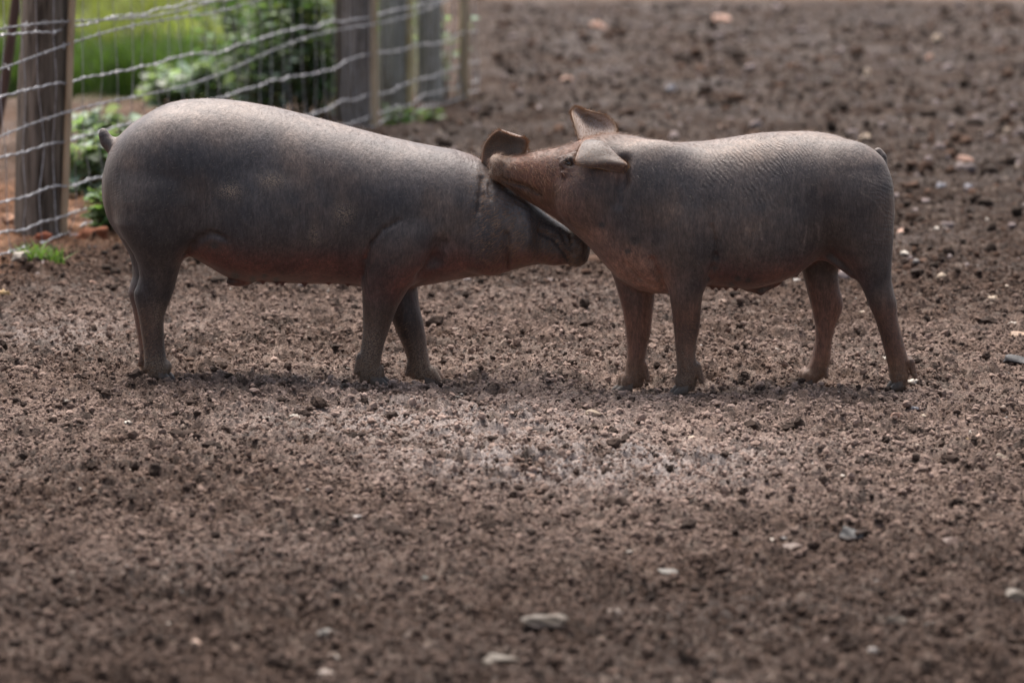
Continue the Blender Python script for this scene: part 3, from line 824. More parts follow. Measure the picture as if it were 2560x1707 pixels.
    make_ear([[(1458, 356, -.080), (1472, 353, -.080), (1488, 353, -.078), (1504, 354, -.072)],
              [(1449, 370, -.108), (1472, 362, -.118), (1498, 358, -.116), (1522, 363, -.098)],
              [(1443, 386, -.128), (1472, 377, -.142), (1505, 371, -.142), (1538, 380, -.122)],
              [(1439, 401, -.142), (1472, 395, -.158), (1512, 390, -.160), (1556, 399, -.142)],
              [(1446, 411, -.148), (1484, 412, -.168), (1526, 410, -.172), (1568, 412, -.158)],
              [(1466, 413, -.138), (1504, 418, -.150), (1542, 429, -.152), (1567, 424, -.150)],
              [(1484, 411, -.118), (1516, 421, -.128), (1544, 436, -.134), (1559, 434, -.138)]], base, root, (.105, .080, .068), rim, inner=(.060, .027, .020), turned=.62)
    make_ear([[(1445, 352, -.045), (1474, 352, -.022), (1508, 350, -.022), (1540, 344, -.045)],
              [(1438, 322, -.030), (1468, 324, .006), (1508, 322, .006), (1542, 322, -.030)],
              [(1433, 303, -.016), (1462, 304, .026), (1500, 304, .024), (1532, 303, -.018)],
              [(1429, 288, -.002), (1454, 290, .034), (1484, 290, .032), (1512, 288, -.004)],
              [(1430, 277, .010), (1448, 279, .030), (1468, 281, .028), (1486, 281, .008)],
              [(1440, 268, .018), (1447, 270, .022), (1455, 272, .022), (1464, 276, .016)]], base, root, (.36, .28, .24), (.19, .11, .06), inner=outer)
    for sy in (-1, 1):
        p = at(1423, 404, -.038)
        make_eye((p[0], -.038 + sy * .0595, p[2]), .0125, base, root)
    return root
PIG_L = pig_left()
PIG_R = pig_right()

# ------------------------------------------------------------------ ground: one sheet, finest where the pigs stand
def spaced(knots):                 # knots: (position, step) -> coordinates with the step blending between them
    out = [knots[0][0]]
    while out[-1] < knots[-1][0]:
        out.append(out[-1] + np.interp(out[-1], [k[0] for k in knots], [k[1] for k in knots]))
    return np.array(out)
gy = spaced([(-60, 12), (-10, 1.5), (-5.0, .3), (-3.4, .010), (-1.6, .0056), (1.6, .0056), (4, .013), (9, .03), (18, .07), (20, .15), (30, 1.5), (60, 8), (260, 40)])
gu = spaced([(-40, 6), (-6, 1.2), (-2.6, .07), (-1.75, .008), (-1.35, .0036), (1.35, .0036), (1.75, .008), (2.6, .07), (6, 1.2), (40, 6)])
UU, YY = np.meshgrid(gu, gy)
wid = np.clip((YY + 8.69) / 8.69, .62, 3.2)             # columns spread with distance
XX = UU * wid
step = np.gradient(gu)[None, :] * wid
fade = 1 - smooth(.02, .09, step)
def ground_shape(x, y, fine=True):
    s = fence_s(x, y)
    field = 1 - smooth(-.25, .05, s)
    z = .016 * fbm(x * 1.1, y * 1.1, 2, 1) + .010 * fbm(x * 4, y * 4, 2, 5)
    z = z + smooth(-.30, .25, s) * .018                    # bank along the fence
    bank = smooth(-.45, 0, s) * (1 - smooth(.5, 1.3, s))
    z = z + bank * .03 * (fbm(x * 6, y * 6, 3, 17) + .25)
    return z, s, field, bank
Z, S_, FIELD, BANK = ground_shape(XX, YY)
for fx_, fy_, fz_ in FEET:
    d2 = (XX - fx_) ** 2 + (YY - fy_) ** 2
    g = np.exp(-d2 / .085 ** 2)
    Z = Z * (1 - g) + g * (fz_ - .005)
rg_ = np.random.default_rng(21)                          # old trotter prints
for _ in range(170):
    hy = rg_.uniform(-3.2, 5.0); hx = rg_.uniform(-1.5, 1.5) * (hy + 8.69) / 8.69; a_ = rg_.uniform(0, 6.28)
    j0, j1 = np.searchsorted(gy, [hy - .16, hy + .16])
    wd = np.clip((hy + 8.69) / 8.69, .62, 3.2); i0, i1 = np.searchsorted(gu, [(hx - .16) / wd, (hx + .16) / wd])
    X_, Y_ = XX[j0:j1, i0:i1] - hx, YY[j0:j1, i0:i1] - hy
    u_, v_ = X_ * math.cos(a_) + Y_ * math.sin(a_), -X_ * math.sin(a_) + Y_ * math.cos(a_)
    e_ = (u_ / .036) ** 2 + (v_ / .026) ** 2
    Z[j0:j1, i0:i1] += rg_.uniform(.010, .022) * (-np.exp(-e_ ** 1.5) + .45 * np.exp(-(np.sqrt(e_) - 1.5) ** 2 / .12))
rough = fade * (.55 + .45 * smooth(-.4, .3, fbm(XX * 2.2, YY * 2.2, 2, 23)))
H1, R1 = lumps(XX + .01 * vnoise(XX * 40, YY * 40, 2), YY + .01 * vnoise(XX * 40, YY * 40, 4), .055, .34, 41)
H3, R3 = lumps(XX + .03 * vnoise(XX * 15, YY * 15, 12), YY + .03 * vnoise(XX * 15, YY * 15, 14), .14, .30, 45)
H2, R2 = lumps(XX + .004 * vnoise(XX * 90, YY * 90, 6), YY + .004 * vnoise(XX * 90, YY * 90, 8), .024, .62, 51)
n1 = fbm(XX * 14, YY * 14, 3, 61, .55)
n2 = vnoise(XX * 70, YY * 70, 71)
n3 = np.abs(vnoise(XX * 36, YY * 36, 73)) + .6 * np.abs(vnoise(XX * 75, YY * 75, 75))
n4 = np.abs(vnoise(XX * 120, YY * 100, 77))
Zr = .022 * H1 + .011 * H2 + .011 * n1 - .004 + .005 * n2 + .034 * (.4 - n3) + .011 * (.3 - n4)
footd = np.ones_like(Z)
for fx_, fy_, fz_ in FEET:
    footd = np.minimum(footd, 1 - .65 * np.exp(-((XX - fx_) ** 2 + (YY - fy_) ** 2) / .06 ** 2))
Z = Z + rough * Zr * footd + smooth(3, 8, YY) * .035 * H3 * (1 - smooth(.05, .2, step))
# colours of the soil, with vignette and sheen put in
P = lambda x, y: ground_at(x, y)
tone = fbm(XX * .9 + 3, YY * .9, 3, 81)
c = np.empty(XX.shape + (3,))
mudc, dry_lit, dark_ = np.array((.074, .044, .031)), np.array((.420, .318, .275)), np.array((.042, .029, .024))
mixd = np.clip(.55 + .45 * tone + .55 * n1, 0, 1)
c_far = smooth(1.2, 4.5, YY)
mixd = mixd * (1 - .85 * smooth(.6, 3.2, YY)) * (.25 + .75 * np.exp(-(((XX - .05) / 1.25) ** 2 + ((YY + .1) / 1.6) ** 2)) + .25 * np.exp(-((XX + .9) / .5) ** 2 - ((YY - .9) / .6) ** 2))          # bright middle of the vignette put into the soil colour
c[:] = (mudc + (dry_lit - mudc) * mixd[..., None]) * (1 - .34 * c_far - .32 * smooth(-1.2, -2.8, YY))[..., None]  # far and near ends darkened, part of the painted vignette
soil_c = c.copy()
wet_clod = ((H1 > .05) & (R1 < .30)).astype(float) * .5 + ((H2 > .05) & (R2 < .22)).astype(float) * .5
wet_clod = np.clip(wet_clod + ((H3 > .08) & (R3 < .6)) * .6 * smooth(3, 8, YY), 0, .85) * (1 - smooth(.06, .2, step))
c = c + (dark_ - c) * wet_clod[..., None]
pale = ((H2 > .12) & (R2 > .80)) * .4
c = c + (np.array((.26, .21, .18)) - c) * (pale * fade)[..., None]
def patch(px, py, rx, ry):
    g = P(px, py); return np.exp(-(((XX - g[0]) / rx) ** 2 + ((YY - g[1]) / ry) ** 2))
pl = np.clip(1.3 * patch(1400, 1175, .30, .22) + .7 * patch(1620, 1150, .25, .15) + .8 * patch(1130, 1060, .4, .35) + .4 * patch(80, 840, .25, .3), 0, 1)
c = c + (np.array((.42, .37, .36)) - c) * (pl * np.clip(.55 + n1 * 1.3, 0, .85))[..., None]  # sky sheen on the wet patches put into the colour as paleness
# bank and land beyond the fence
bankc = np.array((.27, .135, .082)); orng = np.array((.36, .20, .12))
bn = np.clip(.5 + 1.2 * fbm(XX * 7, YY * 7, 3, 91), 0, 1)[..., None]
far_ = smooth(3.9, 5.2, YY)[..., None]
bc = (bankc * .55 * (1 - bn) + orng * bn) * (1 - far_) + (np.array((.095, .062, .045)) * (1 - bn) + np.array((.20, .135, .10)) * bn) * far_
bm = smooth(np.interp(YY, [3, 5.5], [-.5, -.08]), np.interp(YY, [3, 5.5], [0, .12]), S_ + .18 * fbm(XX * 5, YY * 5, 2, 95))
c = c * (1 - bm[..., None] * .9) + bc * bm[..., None] * .9
grassm = smooth(8.2, 8.8, YY + .5 * fbm(XX * 2, YY * 2, 2, 97)) * smooth(.12, .35, S_)
c = c * (1 - grassm[..., None]) + np.array((.075, .085, .030)) * grassm[..., None]
sand = smooth(17.3, 18.2, YY) * (1 - smooth(-.2, .2, S_))
c = c * (1 - sand[..., None]) + np.array((.135, .092, .070)) * sand[..., None]
wet = np.clip(.35 + .8 * fbm(XX * 1.5, YY * 1.5, 2, 99) + .6 * pl, 0, 1)
ny, nx = XX.shape
I = np.arange(nx * ny, dtype=np.int32).reshape(ny, nx)
Qg = np.stack([I[:-1, :-1], I[:-1, 1:], I[1:, 1:], I[1:, :-1]], -1).reshape(-1, 4)
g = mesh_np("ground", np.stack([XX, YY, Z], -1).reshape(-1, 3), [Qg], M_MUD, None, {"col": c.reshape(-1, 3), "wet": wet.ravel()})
tag(g, kind="structure")
print("ground verts", nx * ny)
def ground_z(x, y):                 # height of the finished sheet near a point
    j = np.clip(np.searchsorted(gy, y), 1, ny - 1)
    w = np.clip((gy[j] + 8.69) / 8.69, .62, 3.2)
    i = np.clip(np.searchsorted(gu, x / w), 1, nx - 1)
    return Z[j, i]

# ------------------------------------------------------------------ crumbs of soil (nobody could count them)
def icosphere(sub):
    t = (1 + 5 ** .5) / 2
    V = np.array([(-1, t, 0), (1, t, 0), (-1, -t, 0), (1, -t, 0), (0, -1, t), (0, 1, t), (0, -1, -t), (0, 1, -t), (t, 0, -1), (t, 0, 1), (-t, 0, -1), (-t, 0, 1)], float)
    F = np.array([(0, 11, 5), (0, 5, 1), (0, 1, 7), (0, 7, 10), (0, 10, 11), (1, 5, 9), (5, 11, 4), (11, 10, 2), (10, 7, 6), (7, 1, 8), (3, 9, 4), (3, 4, 2), (3, 2, 6), (3, 6, 8), (3, 8, 9), (4, 9, 5), (2, 4, 11), (6, 2, 10), (8, 6, 7), (9, 8, 1)])
    V /= np.linalg.norm(V[0])
    for _ in range(sub):
        cache = {}; V = list(V); nf = []
        def mid(a, b):
            k = (min(a, b), max(a, b))
            if k not in cache:
                m = (np.array(V[a]) + np.array(V[b])) / 2; V.append(m / np.linalg.norm(m)); cache[k] = len(V) - 1
            return cache[k]
        for a, b, d in F:
            x, y, z = mid(a, b), mid(b, d), mid(d, a)
            nf += [(a, x, z), (b, y, x), (d, z, y), (x, y, z)]
        V = np.array(V); F = np.array(nf)
    return V, F
ICO0, ICO1, ICO2, ICO3 = (icosphere(i) for i in range(4))
def rocky(base, amp, rng):
    V, F = base
    V = V.copy()
    for _ in range(9):
        d = rng.normal(size=3); d /= np.linalg.norm(d); o = rng.uniform(.45, .9)
        k = V @ d; V -= d[None] * (np.clip(k - o, 0, 1) * amp)[:, None]
    if len(V) < 200: V = V * rng.uniform(.72, 1.28, (len(V), 1)) * rng.uniform(.9, 1.1, V.shape)
    return V, F
def scatter(name, pts, sizes, cols, flat, base, amp, mat, sink=.3, smooth_=True):
    pool = [rocky(base, amp, RNG) for _ in range(14)]
    k = len(base[0]); F = base[1]; n = len(pts)
    VV = np.empty((n, k, 3), np.float32)
    kind = RNG.integers(0, 14, n); a = RNG.uniform(0, 6.28, n)
    sx = sizes * RNG.uniform(.75, 1.35, n); sy = sizes * RNG.uniform(.75, 1.35, n); sz = sizes * flat * RNG.uniform(.7, 1.3, n)
    for q in range(14):
        m = kind == q; v = pool[q][0]
        ca, sa = np.cos(a[m])[:, None], np.sin(a[m])[:, None]
        x = v[None, :, 0] * sx[m][:, None]; y = v[None, :, 1] * sy[m][:, None]; z = v[None, :, 2] * sz[m][:, None]
        VV[m, :, 0] = x * ca - y * sa + pts[m, 0][:, None]; VV[m, :, 1] = x * sa + y * ca + pts[m, 1][:, None]
        VV[m, :, 2] = z + (pts[m, 2] + sz[m] * (1 - 2 * sink))[:, None]
    FF = (np.arange(n)[:, None, None] * k + F[None]).reshape(-1, 3)
    return mesh_np(name, VV.reshape(-1, 3), [FF], mat, None, {"col": np.repeat(cols, k, axis=0)}, smooth_)
def field_points(n, y0, y1, bias):
    u = RNG.random(n) ** bias
    y = y0 + (y1 - y0) * u
    x = RNG.uniform(-1.75, 1.75, n) * np.clip((y + 8.69) / 8.69, .62, 3.2)
    keep = fence_s(x, y) < -.12
    x, y = x[keep], y[keep]
    return np.stack([x, y, ground_z(x, y)], 1)
pts = np.concatenate([field_points(140000, -3.2, 2.6, 1.0), field_points(40000, 1.5, 7.0, 1.0)])
size = np.clip(.0027 * (1 - RNG.random(len(pts))) ** -.30, 0, .010)
jj = np.clip(np.searchsorted(gy, pts[:, 1]), 1, ny - 1); ii = np.clip(np.searchsorted(gu, pts[:, 0] / np.clip((pts[:, 1] + 8.69) / 8.69, .62, 3.2)), 1, nx - 1)
cl = soil_c[jj, ii] * RNG.uniform(.72, 1.18, (len(pts), 1))
cl = np.where(RNG.random(len(pts))[:, None] < .10, np.array((.042, .029, .024)), cl) + 0 * np.where(RNG.random(len(pts))[:, None] < .22, np.array((.050, .035, .029)), np.where(np.hypot(pts[:, :1] / 1.2, pts[:, 1:2] / 1.6) < RNG.uniform(.5, 1.2, (len(pts), 1)), np.array((.235, .175, .143)), np.array((.095, .066, .052)))) * RNG.uniform(.7, 1.4, (len(pts), 1))
tag(scatter("soil_crumbs", pts, size, cl, .8, ICO0, .5, M_CRUMB, .22, False), "loose dark and pale crumbs of soil scattered over the mud", "soil", None, "stuff")
pts = field_points(900, -3.2, 2.4, 1.0)
size = np.clip(.0075 * (1 - RNG.random(len(pts))) ** -.30, 0, .020)
cl = np.array([[.046, .032, .026]]) * RNG.uniform(.7, 1.5, (len(pts), 1))
tag(scatter("dark_clods", pts, size, cl, .75, ICO1, .5, M_CRUMB, .25, False), "damp dark clods of earth lying among the paler crumbs", "soil", None, "stuff")
pts = field_points(13000, 1.8, 17.4, .85)
size = np.clip(.009 * (1 - RNG.random(len(pts))) ** -.30, 0, .034)
k = RNG.random(len(pts))[:, None]
cl = np.where(k < .5, np.array((.034, .024, .019)), np.where(k < .85, np.array((.070, .042, .030)), np.array((.20, .165, .16)))) * RNG.uniform(.7, 1.4, (len(pts), 1))
tag(scatter("soil_clods", pts, size, cl, .8, ICO1, .5, M_CRUMB, .3), "dark crumbling clods over the far part of the mud field", "soil", None, "stuff")
pts = field_points(1500, -3.5, 17.0, 1.0)
size = np.clip(.0030 * (1 - RNG.random(len(pts))) ** -.4, 0, .012)
pal = np.array([(.42, .33, .26), (.36, .24, .18), (.30, .27, .25), (.48, .42, .36), (.22, .17, .14)])
cl = .7 * pal[RNG.integers(0, 5, len(pts))] * RNG.uniform(.6, 1.2, (len(pts), 1))
tag(scatter("gravel", pts, size, cl, .6, ICO1, .5, M_STONE, .35), "tiny pale grit and gravel bedded in the mud", "gravel", None, "stuff")

# ------------------------------------------------------------------ stones that can be told apart
BEIGE, PINKS, WHITE, OCHRE, GREYB, DKST, BRN = (.40, .31, .23), (.36, .21, .15), (.50, .45, .39), (.42, .28, .13), (.20, .20, .23), (.035, .033, .036), (.24, .15, .095)
STONES = [
 (2166, 360, 30, 22, BEIGE, "pale cream stone standing in the mud just above the right pig's rump"),
 (2407, 409, 46, 20, PINKS, "flat pinkish stone in the far mud right of the right pig's tail"),
 (2252, 583, 34, 18, PINKS, "orange pink stone beside the right pig's buttock"),
 (2313, 570, 20, 16, BEIGE, "small tan stone touching a whiter one, right of the right pig's ham"),
 (2341, 575, 20, 17, WHITE, "small white stone touching a tan one, right of the right pig's ham"),
 (2264, 645, 22, 14, WHITE, "off-white stone close behind the right pig's thigh"),
 (2355, 709, 24, 18, BEIGE, "cream stone out in the mud level with the right pig's hock"),
 (2330, 750, 24, 15, GREYB, "grey stone below a cream one, behind the right pig's hock"),
 (2478, 749, 28, 18, BEIGE, "wedge shaped cream stone near the right edge, level with the hock"),
 (2160, 787, 32, 20, BEIGE, "cream stone seen between the right pig's two hind legs"),
 (2467, 548, 9, 14, WHITE, "small upright white chip in the far mud towards the right edge"),
 (2519, 326, 18, 24, BEIGE, "upright tan stone in the blurred mud near the right edge"),
 (2530, 812, 26, 13, WHITE, "pale flat stone above the brown rock at the right edge"),
 (2541, 850, 52, 24, BRN, "brown rock half bedded at the right edge"),
 (2548, 898, 74, 34, DKST, "dark charcoal lump of soil lying at the right edge"),
 (2212, 912, 16, 18, WHITE, "white pebble just in front of the right pig's rearmost foot"),
 (2282, 967, 26, 18, WHITE, "white pebble touching the heel of the right pig's rearmost foot"),
 (2238, 1050, 38, 26, PINKS, "salmon pink stone below the right pig's rearmost foot"),
 (2315, 1036, 26, 14, BEIGE, "tan pebble right of the salmon pink stone"),
 (2290, 1030, 20, 13, GREYB, "grey pebble between the salmon pink stone and a tan pebble"),
 (2502, 1139, 54, 34, BEIGE, "rounded beige cobble in the front mud near the right edge"),
 (2430, 1084, 24, 12, WHITE, "pale pebble up and left of the rounded beige cobble"),
 (2415, 1112, 16, 10, OCHRE, "ochre pebble left of the rounded beige cobble"),
 (2367, 1092, 30, 11, PINKS, "flat pinkish pebble lying level with pale pebble by the cobble"),
 (2350, 467, 24, 16, GREYB, "blue grey stone in the far mud right of the right pig's rump"),
 (2421, 473, 22, 16, GREYB, "blue grey stone farther right of its twin behind the right pig"),
 (675, 1053, 50, 14, WHITE, "long flat white stone in the mud between the left pig's feet and the camera"),
 (738, 1057, 26, 15, WHITE, "small rounded white stone at the right end of the long flat one"),
 (318, 1079, 22, 10, WHITE, "white chip below the left pig's hind foot"),
 (820, 1595, 52, 28, WHITE, "blurred white stone in the near mud, lower left"),
 (1252, 1652, 96, 40, BEIGE, "large blurred beige stone at the bottom middle of the photo"),
 (1064, 1446, 22, 14, (.36, .40, .34), "pale greenish pebble in the blurred near mud"),
 (1479, 1032, 38, 20, BEIGE, "rounded beige stone in front of the right pig's forefeet"),
 (1545, 1061, 58, 15, PINKS, "long flat pinkish stone in front of the right pig's forefeet"),
 (1729, 1090, 24, 13, BEIGE, "small tan pebble below the right pig's nearest forefoot"),
 (2379, 1367, 70, 36, PINKS, "large blurred pink stone in the lower right mud"),
 (2129, 1337, 62, 38, (.12, .115, .12), "large blurred blue grey stone in the lower right mud"),
 (1982, 1373, 62, 24, PINKS, "pale pinkish flat stone left of the blurred blue grey one"),
 (1672, 1413, 54, 26, WHITE, "flat whitish stone in the near mud right of the middle"),
 (2243, 1560, 58, 30, BEIGE, "blurred cream stone in the near mud, lower right"),
 (2325, 1569, 26, 20, WHITE, "small white stone right of a blurred cream one, lower right"),
 (2537, 1497, 60, 28, BEIGE, "blurred cream stone cut by the right edge, low in the photo"),
 (1362, 1578, 104, 34, BEIGE, "broad flat beige stone low in the middle of the photo"),
 (2064, 1608, 26, 24, PINKS, "blurred pink pebble near the bottom, right of the middle"),
 (1497, 68, 44, 24, PINKS, "blurred pinkish stone high in the far mud above the right pig's head"),
 (1801, 53, 60, 24, PINKS, "wide blurred pink stone at the top of the far mud"),
 (1417, 202, 36, 22, PINKS, "blurred orange pink stone just above the right pig's ear"),
 (2168, 186, 28, 20, BEIGE, "blurred tan stone high above the right pig's rump"),
 (2341, 109, 26, 24, BEIGE, "blurred cream stone in the upper right of the far mud"),
 (2326, 155, 22, 18, PINKS, "blurred pinkish pebble just below a cream one, upper right"),
 (1677, 231, 26, 18, GREYB, "left one of two blue grey stones above the right pig's back"),
 (1742, 234, 28, 18, GREYB, "right one of two blue grey stones above the right pig's back"),
 (208, 673, 20, 14, BEIGE, "yellowish pebble in the mud left of the left pig's hind legs"),
 (147, 713, 20, 16, BEIGE, "cream pebble at the left, below the grass tuft"),
 (13, 745, 26, 20, OCHRE, "ochre stone at the left edge of the photo"),
 (230, 708, 20, 13, PINKS, "pink pebble behind the left pig's hind legs"),
 (48, 662, 62, 38, (.36, .31, .26), "whitish rock beside the grass tuft at the left edge"),
]
for (px, py, w, h, colr, lab) in STONES:
    g0 = ground_at(px, py + h * .4)
    dist = math.hypot(g0[1] - CAM[1], CAM[2]); s = dist / FPX
    rx, rz = w * s / 2, max(h * s / 2 * 1.05, .004)
    base = ICO3 if w > 30 else ICO2
    V, F = rocky(base, .95, RNG); q_ = RNG.uniform(0, 6, 6)
    V = V * (1 + .07 * np.sin(V[:, :1] * 3 + q_[0]) * np.sin(V[:, 1:2] * 4 + q_[1]) + .05 * np.sin(V[:, 2:] * 6 + V[:, :1] * 5 + q_[2]))
    V = V * np.array([rx * 1.15, rx * RNG.uniform(.75, 1.05), rz * 1.2])
    z = float(ground_z(np.array([g0[0]]), np.array([g0[1]]))[0])
    loc = np.array([g0[0], g0[1] + rx * .3, z])
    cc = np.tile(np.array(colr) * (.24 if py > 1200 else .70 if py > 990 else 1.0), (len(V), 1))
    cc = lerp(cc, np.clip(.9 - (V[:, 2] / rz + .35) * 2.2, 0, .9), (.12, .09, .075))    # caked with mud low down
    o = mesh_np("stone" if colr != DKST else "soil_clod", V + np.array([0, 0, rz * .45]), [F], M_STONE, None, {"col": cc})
    o.location = tuple(loc); o.rotation_euler = (0, 0, float(RNG.uniform(-.3, .3)))
    tag(o, lab, "stone" if colr != DKST else "clod", "stones lying in the mud" if colr != DKST else None)

# ------------------------------------------------------------------ wire fence along the left
class MB:
    def __init__(s): s.V, s.F4, s.F3, s.n = [], [], [], 0
    def tube(s, pts, r, k=6):
        pts = np.asarray(pts, float); m = len(pts)
        r = np.full(m, r) if np.isscalar(r) else np.asarray(r)
        T = np.gradient(pts, axis=0); T /= np.linalg.norm(T, axis=1)[:, None] + 1e-12
        ref = np.where(np.abs(T[:, 2:3]) > .9, np.array([[1.0, 0, 0]]), np.array([[0, 0, 1.0]]))
        A = np.cross(T, ref); A /= np.linalg.norm(A, axis=1)[:, None]; Bv = np.cross(T, A)
        th = np.linspace(0, 2 * math.pi, k, endpoint=False)
        ring = pts[:, None] + r[:, None, None] * (A[:, None] * np.cos(th)[None, :, None] + Bv[:, None] * np.sin(th)[None, :, None])
        I = s.n + np.arange(m * k).reshape(m, k); J = np.roll(I, -1, 1)
        s.V.append(ring.reshape(-1, 3)); s.F4.append(np.stack([I[:-1], J[:-1], J[1:], I[1:]], -1).reshape(-1, 4)); s.n += m * k
        for row, p in ((I[0], pts[0]), (I[-1], pts[-1])):
            s.V.append(p[None]); s.F3.append(np.stack([row, np.roll(row, -1), np.full(k, s.n)], 1)); s.n += 1
    def build(s, name, mat, parent=None, base=None):
        V = np.concatenate(s.V)
        if base is not None: V = V - base
        return mesh_np(name, V, [np.concatenate(s.F4) if s.F4 else np.zeros((0, 4), int), np.concatenate(s.F3) if s.F3 else np.zeros((0, 3), int)], mat, parent)
fence = empty("wire_fence", (GA[0], GA[1], 0))
tag(fence, "galvanised wire netting fence with weathered wooden posts running along the left of the field", "fence")
fb = np.array([GA[0], GA[1], 0])
def add_post(name, g, h, r, lean, mat, k=22, wob=.10, off=(0, 0)):
    n = 26; zs = np.linspace(-.12, h, n)
    P = np.stack([g[0] + off[0] + lean[0] * zs, g[1] + off[1] + lean[1] * zs, zs + .03], 1)
    m = MB(); rr = r * (1.04 - .08 * np.linspace(0, 1, n)); rr[-1] *= .86
    m.tube(P, rr, k)
    V = m.V[0].reshape(n, k, 3); c0 = P[:, None]
    th = np.linspace(0, 2 * math.pi, k, endpoint=False)
    sd = RNG.uniform(0, 6, 3)
    f = 1 + wob * (np.sin(th * 2 + sd[0])[None] + .6 * np.sin(th * 3 + sd[1])[None] + .5 * np.sin(th * 5 + zs[:, None] * 6 + sd[2])) * .6 + RNG.normal(0, wob * .15, (n, k))
    m.V[0] = (c0 + (V - c0) * f[..., None]).reshape(-1, 3)
    return m.build(name, mat, fence, fb)
side = FN * .085
add_post("post", ground_at(98, 600), 1.30, .074, (.050, 0), M_WOOD)
add_post("post", ground_at(884, 334), 1.30, .074, (.0, 0), M_WOOD)
add_post("post", ground_at(980, 300), 1.20, .056, (.01, 0), M_GREY)
add_post("post", ground_at(1076, 269), 1.20, .056, (0, 0), M_GREY)
gL = GA - np.append(FD * 3.6, 0)
add_post("post", gL, 1.30, .073, (.0, .01), M_WOOD, off=tuple(side))
gs = ground_at(160, 603); add_post("sunlit_edge", gs, 1.30, .0125, (.052, 0), M_TAN, 10)  # pale strip added in place of the post's sunlit edge
gs = ground_at(936, 338); add_post("stake", gs, 1.3, .0165, (.0, 0), M_TAN, 10)
gs = ground_at(1022, 300); add_post("stake", gs, 1.3, .0185, (.0, 0), M_YELLOW, 10)
gs = ground_at(1161, 262); add_post("stake", gs, 1.2, .022, (.0, 0), M_TAN, 10)
HTS = [.005, .055, .142, .285, .455, .622, .79, .96, 1.12]
tvals = np.arange(-3.7, FLEN + .02, .15)
def fpt(t, z, j=0.0):
    j = j + .062 + .040 * max(0.0, min(1.0, 1.3 - t / 1.5))                                          # the net is stapled to the field side of the posts
    return np.array([GA[0] + FD[0] * t - FN[0] * j, GA[1] + FD[1] * t - FN[1] * j, z + .03])
zj = {}
for a, h in enumerate(HTS):
    prev = 0
    for b, t in enumerate(tvals):
        prev = prev * .6 + RNG.normal(0, .0055)
        zj[a, b] = (t + RNG.normal(0, .004), h + prev, RNG.normal(0, .006))
for a, h in enumerate(HTS):
    m = MB()
    P = catmull([fpt(*zj[a, b]) for b in range(len(tvals))], len(tvals) * 5)
    P[:, 2] += .0022 * np.sin(np.arange(len(P)) * 2.1)
    m.tube(P, .0031, 6)
    # twisted joints where the uprights are tied in
    for b in range(len(tvals)):
        p = fpt(*zj[a, b]); d = np.append(FD, 0)
        q = np.linspace(-1, 1, 7)
        m.tube([p + d * .011 * s + np.array([0, 0, .0038 * math.sin(s * 7)]) - np.append(FN, 0) * .0038 * math.cos(s * 7) for s in q], .0022, 5)
        for e in range(2):
            v = RNG.normal(0, 1, 3); v /= np.linalg.norm(v)
            m.tube([p - v * .006, p + v * .009], .0014, 4)
    m.build("line_wire", M_WIRE, fence, fb)
m = MB()
for b in range(len(tvals)):
    for e in ((0, .5) if tvals[b] > 3.2 and b + 1 < len(tvals) else (0,)):
        P = catmull([fpt(zj[a, b][0] + .15 * e + .012 * math.sin(a * 1.3 + b + e), zj[a, b][1], zj[a, b][2]) for a in range(len(HTS))], 40)
        m.tube(P, .0013 if tvals[b] < 3.2 else .0019, 5)
m.build("upright_netting", M_WIRE, fence, fb)
for (h0, h1, seed) in ((.50, .70, 1), (.30, .47, 2), (.66, .62, 3)):     # loose barbed strands tied to the net
    m = MB(); ts = np.linspace(-3.7, FLEN, 90)
    P = np.array([fpt(t, np.interp(t, [-3.7, FLEN], [h0 - .02, h1]) + .018 * math.sin(t * 2.1 + seed), .02) for t in ts])
    P = catmull(P, 500)
    for ph in (0, math.pi):
        w = np.arange(500) * .9 + ph
        m.tube(P + np.stack([0 * w, .002 * np.cos(w), .002 * np.sin(w)], 1), .0016, 4)
    for i in range(4, 496, 9):
        for e in range(2):
            v = RNG.normal(0, 1, 3); v /= np.linalg.norm(v); m.tube([P[i] - v * .012, P[i] + v * .012], .0013, 4)
    m.build("barbed_strand", M_WIRE, fence, fb)
# dark leaning pole behind the fence at the left edge
m = MB(); b0 = ground_at(-55, 505); t0 = at(92, -260, b0[1])
pp = np.array([b0 + (t0 - b0) * s + np.array([.012 * math.sin(s * 5), 0, 0]) for s in np.linspace(-.05, 1, 24)])
m.tube(pp, np.linspace(.021, .015, 24), 12)
o = m.build("pole", M_DARKPOLE, None, b0); o.location = tuple(b0)
tag(o, "thin dark reddish pole leaning behind the fence at the left edge", "pole")

# ------------------------------------------------------------------ red lump of earth by the first post, grass and weeds
def lump(px, py, w, h, colr, lab, name="earth_clod"):
    g0 = ground_at(px, py); s = math.hypot(g0[1] - CAM[1], 1.3) / FPX
    V, F = rocky(ICO3, .9, RNG)
    V = V * (1 + .16 * np.sin(V[:, :1] * 5 + 1) * np.cos(V[:, 2:3] * 6) + .05 * np.sin(V[:, 1:2] * 17))
    V = V * np.array([w * s / 2, w * s / 2.6, h * s / 1.7])
    cc = np.array(colr)[None] * (1 + .25 * np.sin(V[:, :1] * 90) * np.cos(V[:, 2:3] * 70))
    o = mesh_np(name, V + np.array([0, 0, h * s * .2]), [F], M_CRUMB, None, {"col": cc})
    z = float(ground_z(np.array([g0[0]]), np.array([g0[1]]))[0]); o.location = (g0[0], g0[1], z)
    tag(o, lab, "clod"); return o
lump(228, 610, 84, 60, (.20, .080, .045), "dark red lump of earth with a hollow side at the foot of the leftmost post")
lump(60, 592, 60, 30, (.36, .19, .12), "orange clod on the bank left of the leftmost post's foot")
lump(20, 575, 50, 26, (.33, .20, .14), "pale orange clod at the left edge under the netting")
